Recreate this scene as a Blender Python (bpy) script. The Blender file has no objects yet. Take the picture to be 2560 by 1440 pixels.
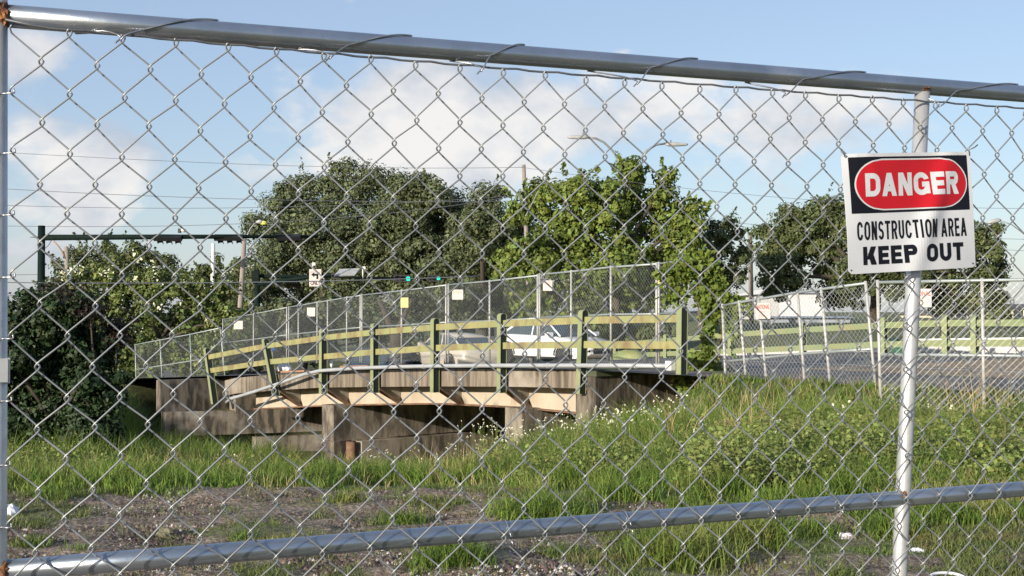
import bpy, math, random
import numpy as np
from mathutils import Vector, Matrix

random.seed(7)
RNG = np.random.default_rng(11)
SC = bpy.context.scene
COL = SC.collection

# ------------------------------------------------------------------ camera
F = 3200.0                                  # focal length in photograph pixels (2560 wide)
EYE = Vector((0.0, 0.0, 1.37))
PITCH = math.atan(60.0 / F)
cam = bpy.data.objects.new('camera', bpy.data.cameras.new('camera'))
COL.objects.link(cam)
cam.location = EYE
cam.rotation_euler = (math.pi / 2 + PITCH, 0, 0)
cam.data.sensor_width = 36.0
cam.data.lens = 36.0 * F / 2560.0
cam.data.clip_start = 0.05
cam.data.clip_end = 6000.0
cam.data.dof.use_dof = False
cam.data.dof.focus_distance = 6.0
cam.data.dof.aperture_fstop = 11.0
SC.camera = cam

# ------------------------------------------------------------------ light
SUN_AZ = (-0.61, -0.79)                     # towards the sun, seen from above
SUN_EL = math.radians(14.0)
sun = bpy.data.objects.new('sun', bpy.data.lights.new('sun', 'SUN'))
COL.objects.link(sun)
sun.data.energy = 4.2
sun.data.angle = math.radians(0.8)
sun.data.color = (1.0, 0.91, 0.77)
_n = math.hypot(*SUN_AZ)
SD = Vector((SUN_AZ[0] / _n * math.cos(SUN_EL), SUN_AZ[1] / _n * math.cos(SUN_EL), math.sin(SUN_EL)))
sun.rotation_euler = SD.to_track_quat('Z', 'Y').to_euler()
sun.location = SD * 50

FWD = Vector((0, math.cos(PITCH), math.sin(PITCH)))
UPV = Vector((0, -math.sin(PITCH), math.cos(PITCH)))


def ray(x, y):
    return Vector((1, 0, 0)) * ((x - 1280) / F) + UPV * ((720 - y) / F) + FWD


def at(x, y, Y):
    """the point of the place that stands Y metres out in the direction of that pixel"""
    d = ray(x, y)
    return EYE + d * (Y / d.y)


def onplane(x, y, p0, n):
    d = ray(x, y)
    return EYE + d * ((p0 - EYE).dot(n) / d.dot(n))


# ------------------------------------------------------------------ world: Nishita sky with clouds by direction
world = bpy.data.worlds.new('World')
SC.world = world
world.use_nodes = True
wt = world.node_tree
wt.nodes.clear()


def wn(t, **k):
    n = wt.nodes.new(t)
    for a, b in k.items():
        setattr(n, a, b)
    return n


def wl(a, b):
    wt.links.new(a, b)


def wmath(op, a, b=None, c=None, clamp=False):
    n = wn('ShaderNodeMath', operation=op)
    n.use_clamp = clamp
    for i, v in enumerate((a, b, c)):
        if v is None:
            continue
        if isinstance(v, (int, float)):
            n.inputs[i].default_value = v
        else:
            wl(v, n.inputs[i])
    return n.outputs[0]


sky = wn('ShaderNodeTexSky', sky_type='NISHITA')
sky.sun_disc = False
sky.sun_elevation = SUN_EL
sky.sun_rotation = math.atan2(SUN_AZ[0], SUN_AZ[1])
sky.altitude = 0
sky.air_density = 1.0
sky.dust_density = 0.7
sky.ozone_density = 1.6
bg1 = wn('ShaderNodeBackground')
bg1.inputs['Strength'].default_value = 0.145
wl(sky.outputs[0], bg1.inputs['Color'])
tc = wn('ShaderNodeTexCoord')


def wnoise(scale, sc3, detail=8, rough=0.55, off=(0, 0, 0), dist=0.0):
    mp = wn('ShaderNodeMapping')
    mp.inputs['Scale'].default_value = sc3
    mp.inputs['Location'].default_value = off
    wl(tc.outputs['Generated'], mp.inputs['Vector'])
    n = wn('ShaderNodeTexNoise')
    n.inputs['Scale'].default_value = scale
    n.inputs['Detail'].default_value = detail
    n.inputs['Roughness'].default_value = rough
    n.inputs['Distortion'].default_value = dist
    wl(mp.outputs[0], n.inputs['Vector'])
    return n.outputs['Fac']


mask = None
for (bx, by, rx, ry, amp) in [(1060, 330, 260, 120, 1.0), (1110, 235, 170, 110, .75), (1320, 300, 330, 110, .8), (1600, 270, 330, 80, .62),
                              (1900, 300, 260, 90, .55), (900, 400, 200, 60, .75), (1130, 95, 90, 25, .35), (1300, 410, 420, 60, .45),
                              (60, 130, 130, 70, .6), (110, 330, 130, 80, .45), (230, 440, 120, 110, .72), (60, 520, 110, 60, .4),
                              (1560, 130, 40, 14, .4), (60, 640, 160, 60, .3)]:
    c = ray(bx, by).normalized()
    sub = wn('ShaderNodeVectorMath', operation='SUBTRACT')
    wl(tc.outputs['Generated'], sub.inputs[0])
    sub.inputs[1].default_value = c
    mul = wn('ShaderNodeVectorMath', operation='MULTIPLY')
    wl(sub.outputs[0], mul.inputs[0])
    mul.inputs[1].default_value = (F / rx * .72, F / rx * .72, F / ry * .72)
    ln = wn('ShaderNodeVectorMath', operation='LENGTH')
    wl(mul.outputs[0], ln.inputs[0])
    v = wmath('MULTIPLY', wmath('POWER', wmath('SUBTRACT', 1.0, wmath('MULTIPLY', ln.outputs['Value'], .62), clamp=True), 1.3), amp)
    mask = v if mask is None else wmath('MAXIMUM', mask, v)
broad = wnoise(2.6, (1, 1, 3.2), 3, .5, (3.1, .4, 1.7))
wide = wmath('MULTIPLY', wmath('SUBTRACT', broad, .56, clamp=True), 2.2)
fine = wnoise(13.0, (1, 1, 1.5), 10, .58, (.3, .9, .1), .25)
dens = wmath('ADD', wmath('ADD', wmath('MULTIPLY', mask, 1.58), wmath('MULTIPLY', wide, .5)), wmath('MULTIPLY', wmath('SUBTRACT', fine, .5), 1.75))
mr = wn('ShaderNodeMapRange', interpolation_type='SMOOTHSTEP')
wl(dens, mr.inputs['Value'])
mr.inputs['From Min'].default_value = 0.28
mr.inputs['From Max'].default_value = 0.76
alpha = wmath('MULTIPLY', mr.outputs[0], .90)
cr = wn('ShaderNodeValToRGB')
cr.color_ramp.elements[0].position = .36
cr.color_ramp.elements[0].color = (.50, .55, .64, 1)
cr.color_ramp.elements[1].position = .58
cr.color_ramp.elements[1].color = (.90, .87, .84, 1)
wl(wnoise(9.0, (1, 1, 1.6), 6, .55, (.9, .2, .45), .2), cr.inputs['Fac'])
bg2 = wn('ShaderNodeBackground')
bg2.inputs['Strength'].default_value = 0.70
wl(cr.outputs[0], bg2.inputs['Color'])
# thin haze whitening the sky towards the horizon
sep = wn('ShaderNodeSeparateXYZ')
wl(tc.outputs['Generated'], sep.inputs[0])
hz = wn('ShaderNodeMapRange', interpolation_type='SMOOTHSTEP')
wl(sep.outputs['Z'], hz.inputs['Value'])
hz.inputs['From Min'].default_value = -.02
hz.inputs['From Max'].default_value = .40
hz.inputs['To Min'].default_value = .60
hz.inputs['To Max'].default_value = 0.62
bg3 = wn('ShaderNodeBackground')
bg3.inputs['Color'].default_value = (.37, .455, .67, 1)
bg3.inputs['Strength'].default_value = 0.64
mx0 = wn('ShaderNodeMixShader')
wl(hz.outputs[0], mx0.inputs[0])
wl(bg1.outputs[0], mx0.inputs[1])
wl(bg3.outputs[0], mx0.inputs[2])
mx = wn('ShaderNodeMixShader')
wl(alpha, mx.inputs[0])
wl(mx0.outputs[0], mx.inputs[1])
wl(bg2.outputs[0], mx.inputs[2])
wo = wn('ShaderNodeOutputWorld')
wl(mx.outputs[0], wo.inputs['Surface'])

SC.view_settings.view_transform = 'Standard'
SC.view_settings.look = 'None'
SC.view_settings.exposure = 0.60
SC.view_settings.gamma = 1.0
SC.view_settings.use_curve_mapping = False
SC.render.engine = 'CYCLES'
SC.cycles.max_bounces = 6
SC.cycles.diffuse_bounces = 3
SC.cycles.glossy_bounces = 3
SC.cycles.transmission_bounces = 4
SC.cycles.transparent_max_bounces = 8


# ------------------------------------------------------------------ materials
def mat(name, c1, c2=None, rough=.7, metal=0.0, scale=4.0, detail=6, sc3=(1, 1, 1), c3=None, scale3=1.0, lo=.35, hi=.65, lo3=.45, hi3=.6,
        sc33=(1, 1, 1), bump=0.0, bscale=30.0, spec=None, island=0.0, trans=0.0, emit=None, coat=0.0, rough2=None):
    m = bpy.data.materials.new(name)
    m.use_nodes = True
    t = m.node_tree
    b = t.nodes['Principled BSDF']
    b.inputs['Roughness'].default_value = rough
    b.inputs['Metallic'].default_value = metal
    if spec is not None:
        b.inputs['Specular IOR Level'].default_value = spec
    if coat:
        b.inputs['Coat Weight'].default_value = coat
    tcx = t.nodes.new('ShaderNodeTexCoord')

    def noise(sc, s3, det=detail, seed=0.0):
        mp = t.nodes.new('ShaderNodeMapping')
        mp.inputs['Scale'].default_value = s3
        mp.inputs['Location'].default_value = (seed, seed * .7, seed * 1.3)
        t.links.new(tcx.outputs['Object'], mp.inputs['Vector'])
        n = t.nodes.new('ShaderNodeTexNoise')
        n.inputs['Scale'].default_value = sc
        n.inputs['Detail'].default_value = det
        n.inputs['Roughness'].default_value = .6
        t.links.new(mp.outputs[0], n.inputs['Vector'])
        return n.outputs['Fac']

    def rng(v, a, bb):
        r = t.nodes.new('ShaderNodeMapRange')
        t.links.new(v, r.inputs['Value'])
        r.inputs['From Min'].default_value = a
        r.inputs['From Max'].default_value = bb
        return r.outputs[0]

    def mixc(f, a, bb):
        x = t.nodes.new('ShaderNodeMix')
        x.data_type = 'RGBA'
        t.links.new(f, x.inputs['Factor'])
        for i, v in ((6, a), (7, bb)):
            if isinstance(v, tuple):
                x.inputs[i].default_value = (*v, 1)
            else:
                t.links.new(v, x.inputs[i])
        return x.outputs[2]

    col = None
    if c2 is not None:
        f = rng(noise(scale, sc3), lo, hi)
        col = mixc(f, c1, c2)
        if rough2 is not None:
            rr = t.nodes.new('ShaderNodeMapRange')
            t.links.new(f, rr.inputs['Value'])
            rr.inputs['To Min'].default_value = rough
            rr.inputs['To Max'].default_value = rough2
            t.links.new(rr.outputs[0], b.inputs['Roughness'])
        if c3 is not None:
            col = mixc(rng(noise(scale3, sc33, seed=5.3), lo3, hi3), col, c3)
    if island:
        g = t.nodes.new('ShaderNodeNewGeometry')
        h = t.nodes.new('ShaderNodeHueSaturation')
        if col is None:
            h.inputs['Color'].default_value = (*c1, 1)
        else:
            t.links.new(col, h.inputs['Color'])
        v = t.nodes.new('ShaderNodeMapRange')
        t.links.new(g.outputs['Random Per Island'], v.inputs['Value'])
        v.inputs['To Min'].default_value = 1 - island
        v.inputs['To Max'].default_value = 1 + island
        t.links.new(v.outputs[0], h.inputs['Value'])
        w = t.nodes.new('ShaderNodeMath')
        w.operation = 'FRACT'
        w2 = t.nodes.new('ShaderNodeMath')
        w2.operation = 'MULTIPLY'
        w2.inputs[1].default_value = 17.3
        t.links.new(g.outputs['Random Per Island'], w2.inputs[0])
        t.links.new(w2.outputs[0], w.inputs[0])
        v2 = t.nodes.new('ShaderNodeMapRange')
        t.links.new(w.outputs[0], v2.inputs['Value'])
        v2.inputs['To Min'].default_value = .5 - island * .07
        v2.inputs['To Max'].default_value = .5 + island * .045
        t.links.new(v2.outputs[0], h.inputs['Hue'])
        col = h.outputs[0]
    if col is None:
        b.inputs['Base Color'].default_value = (*c1, 1)
    else:
        t.links.new(col, b.inputs['Base Color'])
    if bump:
        bn = t.nodes.new('ShaderNodeBump')
        bn.inputs['Strength'].default_value = bump
        bn.inputs['Distance'].default_value = .02
        t.links.new(noise(bscale, (1, 1, 1), 5, 2.2), bn.inputs['Height'])
        t.links.new(bn.outputs[0], b.inputs['Normal'])
    if emit is not None:
        b.inputs['Emission Color'].default_value = (*emit[0], 1)
        b.inputs['Emission Strength'].default_value = emit[1]
    if trans:
        tr = t.nodes.new('ShaderNodeBsdfTranslucent')
        if col is None:
            tr.inputs['Color'].default_value = (*c1, 1)
        else:
            t.links.new(col, tr.inputs['Color'])
        ms = t.nodes.new('ShaderNodeMixShader')
        ms.inputs[0].default_value = trans
        t.links.new(b.outputs[0], ms.inputs[1])
        t.links.new(tr.outputs[0], ms.inputs[2])
        t.links.new(ms.outputs[0], t.nodes['Material Output'].inputs['Surface'])
    return m


M = {}
M['galv'] = mat('galvanised_tube', (.36, .40, .45), (.28, .32, .37), rough=.26, metal=.85, scale=12, sc3=(1, 1, 1), c3=(.52, .53, .54), scale3=4, lo3=.55, hi3=.8, rough2=.34, bump=.025, bscale=60)
M['galv_dull'] = mat('galvanised_post', (.56, .56, .55), (.44, .45, .46), rough=.42, metal=.45, scale=26, rough2=.5, bump=.05)
M['wire'] = mat('mesh_wire', (.35, .36, .36), (.26, .27, .27), rough=.45, metal=.5, scale=4)
M['wire_dark'] = mat('tension_wire', (.10, .11, .13), (.2, .2, .2), rough=.5, metal=.5, scale=30)
M['tie'] = mat('tie_wire', (.42, .43, .44), (.25, .26, .28), rough=.35, metal=.8, scale=30)
M['rust'] = mat('rusty_weld', (.20, .075, .03), (.05, .03, .02), rough=.9, scale=60, bump=.8, bscale=90, c3=(.38, .16, .06), scale3=40)
M['fence_white'] = mat('zinc_fence_tube', (.50, .49, .46), (.40, .39, .37), rough=.5, metal=.2, scale=3)
M['fence_grey'] = mat('zinc_fence_rail', (.42, .46, .45), (.32, .36, .35), rough=.5, metal=.4, scale=3)
M['fence_mesh'] = mat('zinc_fence_mesh', (.30, .31, .29), (.22, .23, .22), rough=.55, metal=.3, scale=3)
M['fence_mesh_grey'] = mat('grey_fence_mesh', (.48, .49, .48), (.38, .39, .38), rough=.5, metal=.3, scale=3)
M['sign_white'] = mat('sign_white', (.60, .61, .63), (.52, .53, .55), rough=.5, scale=5, spec=.3, c3=(.47, .46, .44), scale3=9, lo3=.58, hi3=.8)
M['sign_black'] = mat('sign_black', (.006, .007, .011), rough=.5, spec=.2)
M['sign_red'] = mat('sign_red', (.50, .010, .018), (.40, .009, .016), rough=.5, scale=7, spec=.25)
M['notice'] = mat('notice_white', (.62, .58, .54), (.56, .48, .44), rough=.6, scale=6)
M['notice_yellow'] = mat('notice_yellow', (.66, .50, .20), (.72, .58, .28), rough=.6, scale=6)
M['red_ink'] = mat('red_ink', (.62, .06, .04), rough=.6)
M['pale_ink'] = mat('pale_red_ink', (.74, .42, .36), rough=.6)
M['concrete'] = mat('stained_concrete', (.27, .23, .18), (.09, .072, .055), rough=.9, lo=.42, hi=.57, scale=2.6, sc3=(1.8, 1.8, .6), c3=(.40, .34, .27), scale3=1.3, sc33=(1, 1, .6), lo3=.5, hi3=.68, bump=.35, bscale=22)
M['concrete_dark'] = mat('weathered_concrete', (.20, .165, .125), (.050, .042, .033), rough=.92, lo=.42, hi=.58, scale=2.4, sc3=(2.6, 2.6, .55), c3=(.33, .30, .26), scale3=.9, lo3=.52, hi3=.72, bump=.4, bscale=20)
M['concrete_pale'] = mat('pale_concrete', (.42, .40, .36), (.30, .28, .24), rough=.9, scale=2.5, bump=.3)
M['fascia'] = mat('streaked_fascia', (.25, .205, .155), (.095, .075, .055), rough=.9, lo=.4, hi=.58, scale=3.0, sc3=(3, 3, .18), c3=(.33, .285, .23), scale3=.8, lo3=.5, hi3=.7, bump=.3, bscale=25)
M['girder'] = mat('cream_girder_paint', (.52, .45, .35), (.42, .345, .255), rough=.6, scale=2, sc3=(1, 1, .5), c3=(.30, .21, .13), scale3=3.5, sc33=(1, 1, .25), lo3=.55, hi3=.75)
M['bracket'] = mat('grey_bracket', (.36, .33, .28), (.24, .21, .17), rough=.75, scale=4, sc3=(1, 1, .4))
M['rust_edge'] = mat('rusty_flange', (.26, .14, .08), (.12, .07, .045), rough=.9, scale=5)
M['post_web_shade'] = mat('green_paint_painted_shade', (.012, .018, .012), (.02, .03, .018), rough=.7, scale=4)  # green paint taken near black to stand in for shade between the flanges
M['green_post'] = mat('green_post_paint', (.27, .29, .15), (.21, .24, .13), rough=.6, scale=4, c3=(.30, .27, .11), scale3=3, lo3=.6, hi3=.8)
M['rail_paint'] = mat('faded_rail_paint', (.31, .285, .12), (.25, .27, .12), rough=.65, scale=1.6, sc3=(1, 1, 1), c3=(.20, .135, .07), scale3=5.0, sc33=(1, 1, .4), lo3=.46, hi3=.66)
M['green_rail'] = mat('green_rail_paint', (.215, .265, .125), (.26, .28, .125), rough=.65, scale=1.6, c3=(.32, .24, .09), scale3=1.1, lo3=.6, hi3=.75)
M['pipe'] = mat('pale_conduit', (.47, .48, .49), (.38, .39, .40), rough=.45, metal=.2, scale=3)
M['signal_green'] = mat('dark_green_steel', (.004, .010, .008), (.006, .015, .012), rough=.75, scale=3, spec=.15)
M['black'] = mat('black_plastic', (.012, .012, .014), rough=.5)
M['lens_dark'] = mat('unlit_lens', (.05, .02, .02), rough=.3)
M['lens_green'] = mat('lit_green_lens', (.0, .5, .35), rough=.3, emit=((.02, .75, .5), 1.1))
M['wood_pole'] = mat('weathered_wood_pole', (.34, .29, .25), (.22, .185, .155), rough=.9, scale=5, sc3=(3, 3, .2))
M['steel_pole'] = mat('grey_steel_pole', (.24, .25, .25), (.19, .19, .19), rough=.5, metal=.3, scale=3)
M['lamp_head'] = mat('pale_lamp_head', (.38, .39, .38), (.3, .3, .29), rough=.45, scale=4)
M['lamp_yellow'] = mat('yellowed_lamp_lens', (.80, .78, .12), rough=.4)
M['cable'] = mat('overhead_cable', (.10, .11, .13), rough=.6)
M['white_part'] = mat('white_plastic', (.80, .78, .72), (.7, .68, .62), rough=.5, scale=5)
M['asphalt'] = mat('asphalt', (.125, .12, .115), (.085, .083, .082), rough=.9, scale=3, c3=(.19, .165, .135), scale3=.5, lo3=.5, hi3=.7, bump=.3, bscale=60)
M['dirt'] = mat('dry_dirt', (.34, .25, .16), (.24, .17, .105), rough=.95, scale=1.5, c3=(.30, .30, .13), scale3=.8, lo3=.55, hi3=.7, bump=.4, bscale=15)
M['paint_line'] = mat('road_paint', (.62, .60, .55), (.42, .40, .36), rough=.8, scale=5)
M['kerb'] = mat('pale_kerb', (.62, .60, .56), (.45, .43, .39), rough=.85, scale=4, bump=.2)
M['moss'] = mat('mossy_green_cap', (.10, .12, .06), (.06, .07, .04), rough=.9, scale=3)
M['bark'] = mat('bark', (.085, .068, .050), (.045, .036, .028), rough=.95, scale=6, sc3=(3, 3, .5), bump=.5, bscale=18)
M['car_white'] = mat('white_car_paint', (.80, .80, .80), rough=.25, coat=.6)
M['car_cream'] = mat('cream_car_paint', (.52, .47, .38), rough=.3, coat=.5)
M['car_blue'] = mat('dark_blue_car_paint', (.035, .045, .065), rough=.25, coat=.6)
M['car_glass'] = mat('car_glass', (.05, .07, .08), rough=.06, spec=.8)
M['tyre'] = mat('tyre_rubber', (.02, .02, .02), rough=.8)
M['rim'] = mat('alloy_rim', (.10, .10, .11), rough=.35, metal=.7)
M['headlight'] = mat('headlight_glass', (.62, .66, .70), rough=.1)
M['building_white'] = mat('white_wall', (.66, .64, .62), (.58, .57, .56), rough=.8, scale=1)
M['building_grey'] = mat('grey_wall', (.34, .38, .43), (.28, .32, .37), rough=.8, scale=1)
M['building_cream'] = mat('cream_wall', (.80, .72, .52), (.70, .62, .45), rough=.8, scale=.6)
M['building_pink'] = mat('pinkish_masonry', (.28, .21, .18), (.17, .125, .11), rough=.85, scale=.9)
M['roof_dark'] = mat('dark_roof', (.09, .085, .08), (.14, .13, .12), rough=.8, scale=2)
M['window_glass'] = mat('window_glass', (.05, .06, .07), rough=.1)
M['orange_wood'] = mat('orange_plank', (.36, .20, .11), (.28, .16, .09), rough=.7, scale=6)
M['yellow_tarp'] = mat('yellow_tarp', (.40, .38, .13), (.24, .30, .12), rough=.6, scale=3)
M['bag'] = mat('white_bag', (.78, .78, .80), (.6, .61, .64), rough=.5, scale=15)
M['carton'] = mat('crumpled_carton', (.74, .72, .74), (.55, .35, .34), rough=.6, scale=22, lo=.5, hi=.62)
M['stone'] = mat('gravel_stone', (.24, .18, .13), (.065, .045, .034), rough=.9, scale=.9, island=.65)
M['stone_pale'] = mat('pale_shell_stone', (.62, .57, .48), (.5, .44, .36), rough=.85, scale=2, island=.4)
M['rock'] = mat('mossy_clod', (.20, .19, .12), (.10, .08, .06), rough=.95, scale=9, bump=.6)
M['stick'] = mat('dry_stick', (.26, .17, .11), (.14, .09, .06), rough=.9, scale=12)
M['straw'] = mat('dry_straw', (.50, .38, .20), rough=.85, island=.35, trans=.2)
M['blue_sign'] = mat('blue_disc', (.03, .09, .30), rough=.5)
M['dumpster'] = mat('green_bin', (.03, .12, .07), (.05, .14, .08), rough=.6, scale=3)


def leafmat(name, c1, c2, island=.4, scale=.6, c3=None, trans=.28, rough=.55, lo3=.55, hi3=.7):
    return mat(name, c1, c2, rough=rough, scale=scale, detail=3, island=island, trans=trans, c3=c3, scale3=scale * 2.3, lo3=lo3, hi3=hi3, spec=.3)


M['leaf_dark'] = leafmat('oak_leaves', (.150, .180, .085), (.095, .120, .058), .6)
M['leaf_mid'] = leafmat('mid_green_leaves', (.135, .165, .062), (.088, .112, .044), .5)
M['leaf_bright'] = leafmat('bright_leaves', (.185, .245, .050), (.125, .175, .040), .45)
M['leaf_hedge'] = leafmat('hedge_leaves', (.175, .225, .060), (.105, .145, .044), .5)
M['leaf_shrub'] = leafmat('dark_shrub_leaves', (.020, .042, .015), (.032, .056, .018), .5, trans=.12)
M['leaf_purple'] = leafmat('purple_shrub_leaves', (.060, .030, .030), (.035, .035, .022), .5)
M['leaf_vine'] = leafmat('vine_leaves', (.170, .225, .030), (.115, .165, .028), .35)
M['leaf_weed'] = leafmat('weed_leaves', (.200, .255, .065), (.130, .175, .045), .5, scale=.9, c3=(.26, .24, .08))
M['blossom'] = mat('white_blossom', (.70, .70, .52), rough=.7, island=.2, trans=.2)
M['grass'] = leafmat('grass_blades', (.165, .250, .042), (.115, .185, .034), .45, scale=.5, c3=(.29, .28, .09), trans=.36, lo3=.54, hi3=.70)
M['grass_short'] = leafmat('short_grass_blades', (.125, .185, .042), (.155, .17, .055), .4, scale=.8, c3=(.24, .20, .085), trans=.25)


# ------------------------------------------------------------------ mesh helpers
class MB:
    def __init__(s):
        s.v, s.f = [], []

    def add(s, vs, fs):
        o = len(s.v)
        s.v += [tuple(v) for v in vs]
        s.f += [tuple(i + o for i in f) for f in fs]
        return s

    def hexa(s, b, t):
        """b, t: four corners of the bottom and of the top, same order"""
        return s.add(list(b) + list(t), [(3, 2, 1, 0), (4, 5, 6, 7), (0, 1, 5, 4), (1, 2, 6, 5), (2, 3, 7, 6), (3, 0, 4, 7)])

    def box(s, c, ax, ay, az):
        c, ax, ay, az = Vector(c), Vector(ax), Vector(ay), Vector(az)
        b = [c - ax - ay - az, c + ax - ay - az, c + ax + ay - az, c - ax + ay - az]
        return s.hexa(b, [p + az * 2 for p in b])

    def abox(s, x0, x1, y0, y1, z0, z1):
        return s.box(((x0 + x1) / 2, (y0 + y1) / 2, (z0 + z1) / 2), ((x1 - x0) / 2, 0, 0), (0, (y1 - y0) / 2, 0), (0, 0, (z1 - z0) / 2))

    def tube(s, pts, r, n=8, cap=True):
        pts = [Vector(p) for p in pts]
        rs = r if isinstance(r, (list, tuple)) else [r] * len(pts)
        m = len(pts)
        prev = None
        vs = []
        for i, p in enumerate(pts):
            t = (pts[min(i + 1, m - 1)] - pts[max(i - 1, 0)]).normalized()
            if prev is None:
                a = Vector((0, 0, 1)) if abs(t.z) < .9 else Vector((1, 0, 0))
                u = t.cross(a).normalized()
            else:
                u = (prev - t * prev.dot(t)).normalized()
            prev = u
            w = t.cross(u)
            for k in range(n):
                an = 2 * math.pi * k / n
                vs.append(p + (u * math.cos(an) + w * math.sin(an)) * rs[i])
        fs = []
        for i in range(m - 1):
            for k in range(n):
                k2 = (k + 1) % n
                fs.append((i * n + k, i * n + k2, (i + 1) * n + k2, (i + 1) * n + k))
        if cap:
            fs.append(tuple(range(n))[::-1])
            fs.append(tuple((m - 1) * n + k for k in range(n)))
        return s.add(vs, fs)

    def build(s, name, m, parent=None, smooth=False, local=False):
        me = bpy.data.meshes.new(name)
        me.from_pydata(s.v, [], s.f)
        me.update()
        if smooth:
            me.shade_smooth()
        return link(name, me, m, parent, local)


def link(name, me, m, parent=None, local=False):
    o = bpy.data.objects.new(name, me)
    if m is not None and not me.materials:
        me.materials.append(M[m] if isinstance(m, str) else m)
    COL.objects.link(o)
    if parent is not None:
        o.parent = parent
        if not local:
            if parent.parent is None:
                o.matrix_parent_inverse = Matrix.Translation(-parent.location)
    return o


def tag(o, label=None, cat=None, group=None, kind=None):
    for k, v in (('label', label), ('category', cat), ('group', group), ('kind', kind)):
        if v:
            o[k] = v
    return o


def thing(name, label, cat, loc=(0, 0, 0), group=None, rz=0):
    o = bpy.data.objects.new(name, None)
    COL.objects.link(o)
    o.location = loc
    o.rotation_euler = (0, 0, rz)
    o.empty_display_size = .1
    return tag(o, label, cat, group)


def npmesh(name, V, quads=None, tris=None, smooth=False):
    me = bpy.data.meshes.new(name)
    V = np.asarray(V, dtype=np.float32)
    loops, starts, n = [], [], 0
    if quads is not None and len(quads):
        q = np.asarray(quads, dtype=np.int32)
        loops.append(q.ravel())
        starts.append(np.arange(len(q)) * 4)
        n += len(q) * 4
    if tris is not None and len(tris):
        t = np.asarray(tris, dtype=np.int32)
        loops.append(t.ravel())
        starts.append(n + np.arange(len(t)) * 3)
    loops = np.concatenate(loops)
    starts = np.concatenate(starts)
    me.vertices.add(len(V))
    me.vertices.foreach_set('co', V.ravel())
    me.loops.add(len(loops))
    me.loops.foreach_set('vertex_index', loops)
    me.polygons.add(len(starts))
    me.polygons.foreach_set('loop_start', starts.astype(np.int32))
    me.update(calc_edges=True)
    me.validate()
    if smooth:
        me.shade_smooth()
    return me


def interp(x, pts):
    xs = [p[0] for p in pts]
    return float(np.interp(x, xs, [p[1] for p in pts]))


def vnoise(x, y, scale, seed=0):
    """smooth value noise in 0..1"""
    r = np.random.default_rng(seed).random((256, 256))
    x = np.asarray(x) / scale + 100.3
    y = np.asarray(y) / scale + 100.7
    xi, yi = np.floor(x).astype(int), np.floor(y).astype(int)
    fx, fy = x - xi, y - yi
    fx, fy = fx * fx * (3 - 2 * fx), fy * fy * (3 - 2 * fy)
    g = lambda a, b: r[a % 256, b % 256]
    return (g(xi, yi) * (1 - fx) + g(xi + 1, yi) * fx) * (1 - fy) + (g(xi, yi + 1) * (1 - fx) + g(xi + 1, yi + 1) * fx) * fy


def sm(t):
    t = np.clip(t, 0, 1)
    return t * t * (3 - 2 * t)


# ------------------------------------------------------------------ bridge frame: A = right end of the near edge, D along it (away to the left), N inward (away to the right)
BA = at(1700, 780, 19.37)
BA.z = 0
BB = at(515, 780, 31.03)
BB.z = 0
D = (BB - BA).normalized()
N = Vector((D.y, -D.x, 0)).normalized()
if N.y < 0:
    N = -N
ZUP = Vector((0, 0, 1))


def bp(x, y, q=0.0):
    """point on the vertical plane q metres inward of the bridge's near edge"""
    return onplane(x, y, BA + N * q, N)


def sq(X, Y):
    dx, dy = X - BA.x, Y - BA.y
    return dx * D.x + dy * D.y, dx * N.x + dy * N.y


def zroad(s):
    return np.interp(s, [-40, -6, 2, 7, 12, 16, 20, 27, 36, 60], [.30, .38, .42, .33, -.02, -.22, -.43, -1.0, -1.35, -1.5])


def gz(X, Y):
    """height of the ground"""
    X = np.asarray(X, dtype=float)
    Y = np.asarray(Y, dtype=float)
    s, q = sq(X, Y)
    near = -1.95 * np.clip((Y - 9.9) / 15.5, 0, 1) * sm((4.9 - X) / 7.0) - .12 * sm((Y - 12) / 6)
    near = near + 1.25 * sm((-8.4 - X) / 2.5) * sm((Y - 12) / 10)
    near = near + (vnoise(X, Y, 1.7, 3) - .5) * .10 + (vnoise(X, Y, .55, 4) - .5) * .05 * (Y < 25)
    # right of the bridge the ground climbs to the road; under the span it stays low
    offspan = np.maximum(sm((.15 - s) / .9), sm((s - 20.0) / 2.0))
    rise = sm((q + 1.25) / 1.2) * offspan
    under = near * (1 - rise) + (zroad(s) - .03) * rise
    far = zroad(s) - .10 + (vnoise(X, Y, 6, 9) - .5) * .1
    wr_ = sm((X - 5) / 6)
    far = far * (1 - wr_) + (.32 + .55 * sm((Y - 38) / 50)) * wr_
    b = sm((q - 17) / 3)
    return under * (1 - b) + far * b


# ------------------------------------------------------------------ ground
def axis(parts):
    out = []
    for a, b, st in parts:
        out.append(np.arange(a, b, st))
    return np.concatenate(out + [[parts[-1][1]]])


gx = axis([(-3000, -200, 400), (-200, -40, 20), (-40, -14, 2), (-14, 13, .11), (13, 40, 2), (40, 200, 20), (200, 3000, 400)])
gy = axis([(-60, 0, 10), (0, 5, .6), (5, 13, .07), (13, 32, .22), (32, 70, 1.5), (70, 200, 10), (200, 4000, 400)])
GX, GY = np.meshgrid(gx, gy, indexing='ij')
GZ = gz(GX, GY)
fine_ = (np.abs(GX) < 13) & (GY > 4) & (GY < 13.5)
GZ = GZ + np.where(fine_, (vnoise(GX, GY, .22, 21) - .5) * .035 + (vnoise(GX, GY, .10, 22) - .5) * .02, 0)
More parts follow.
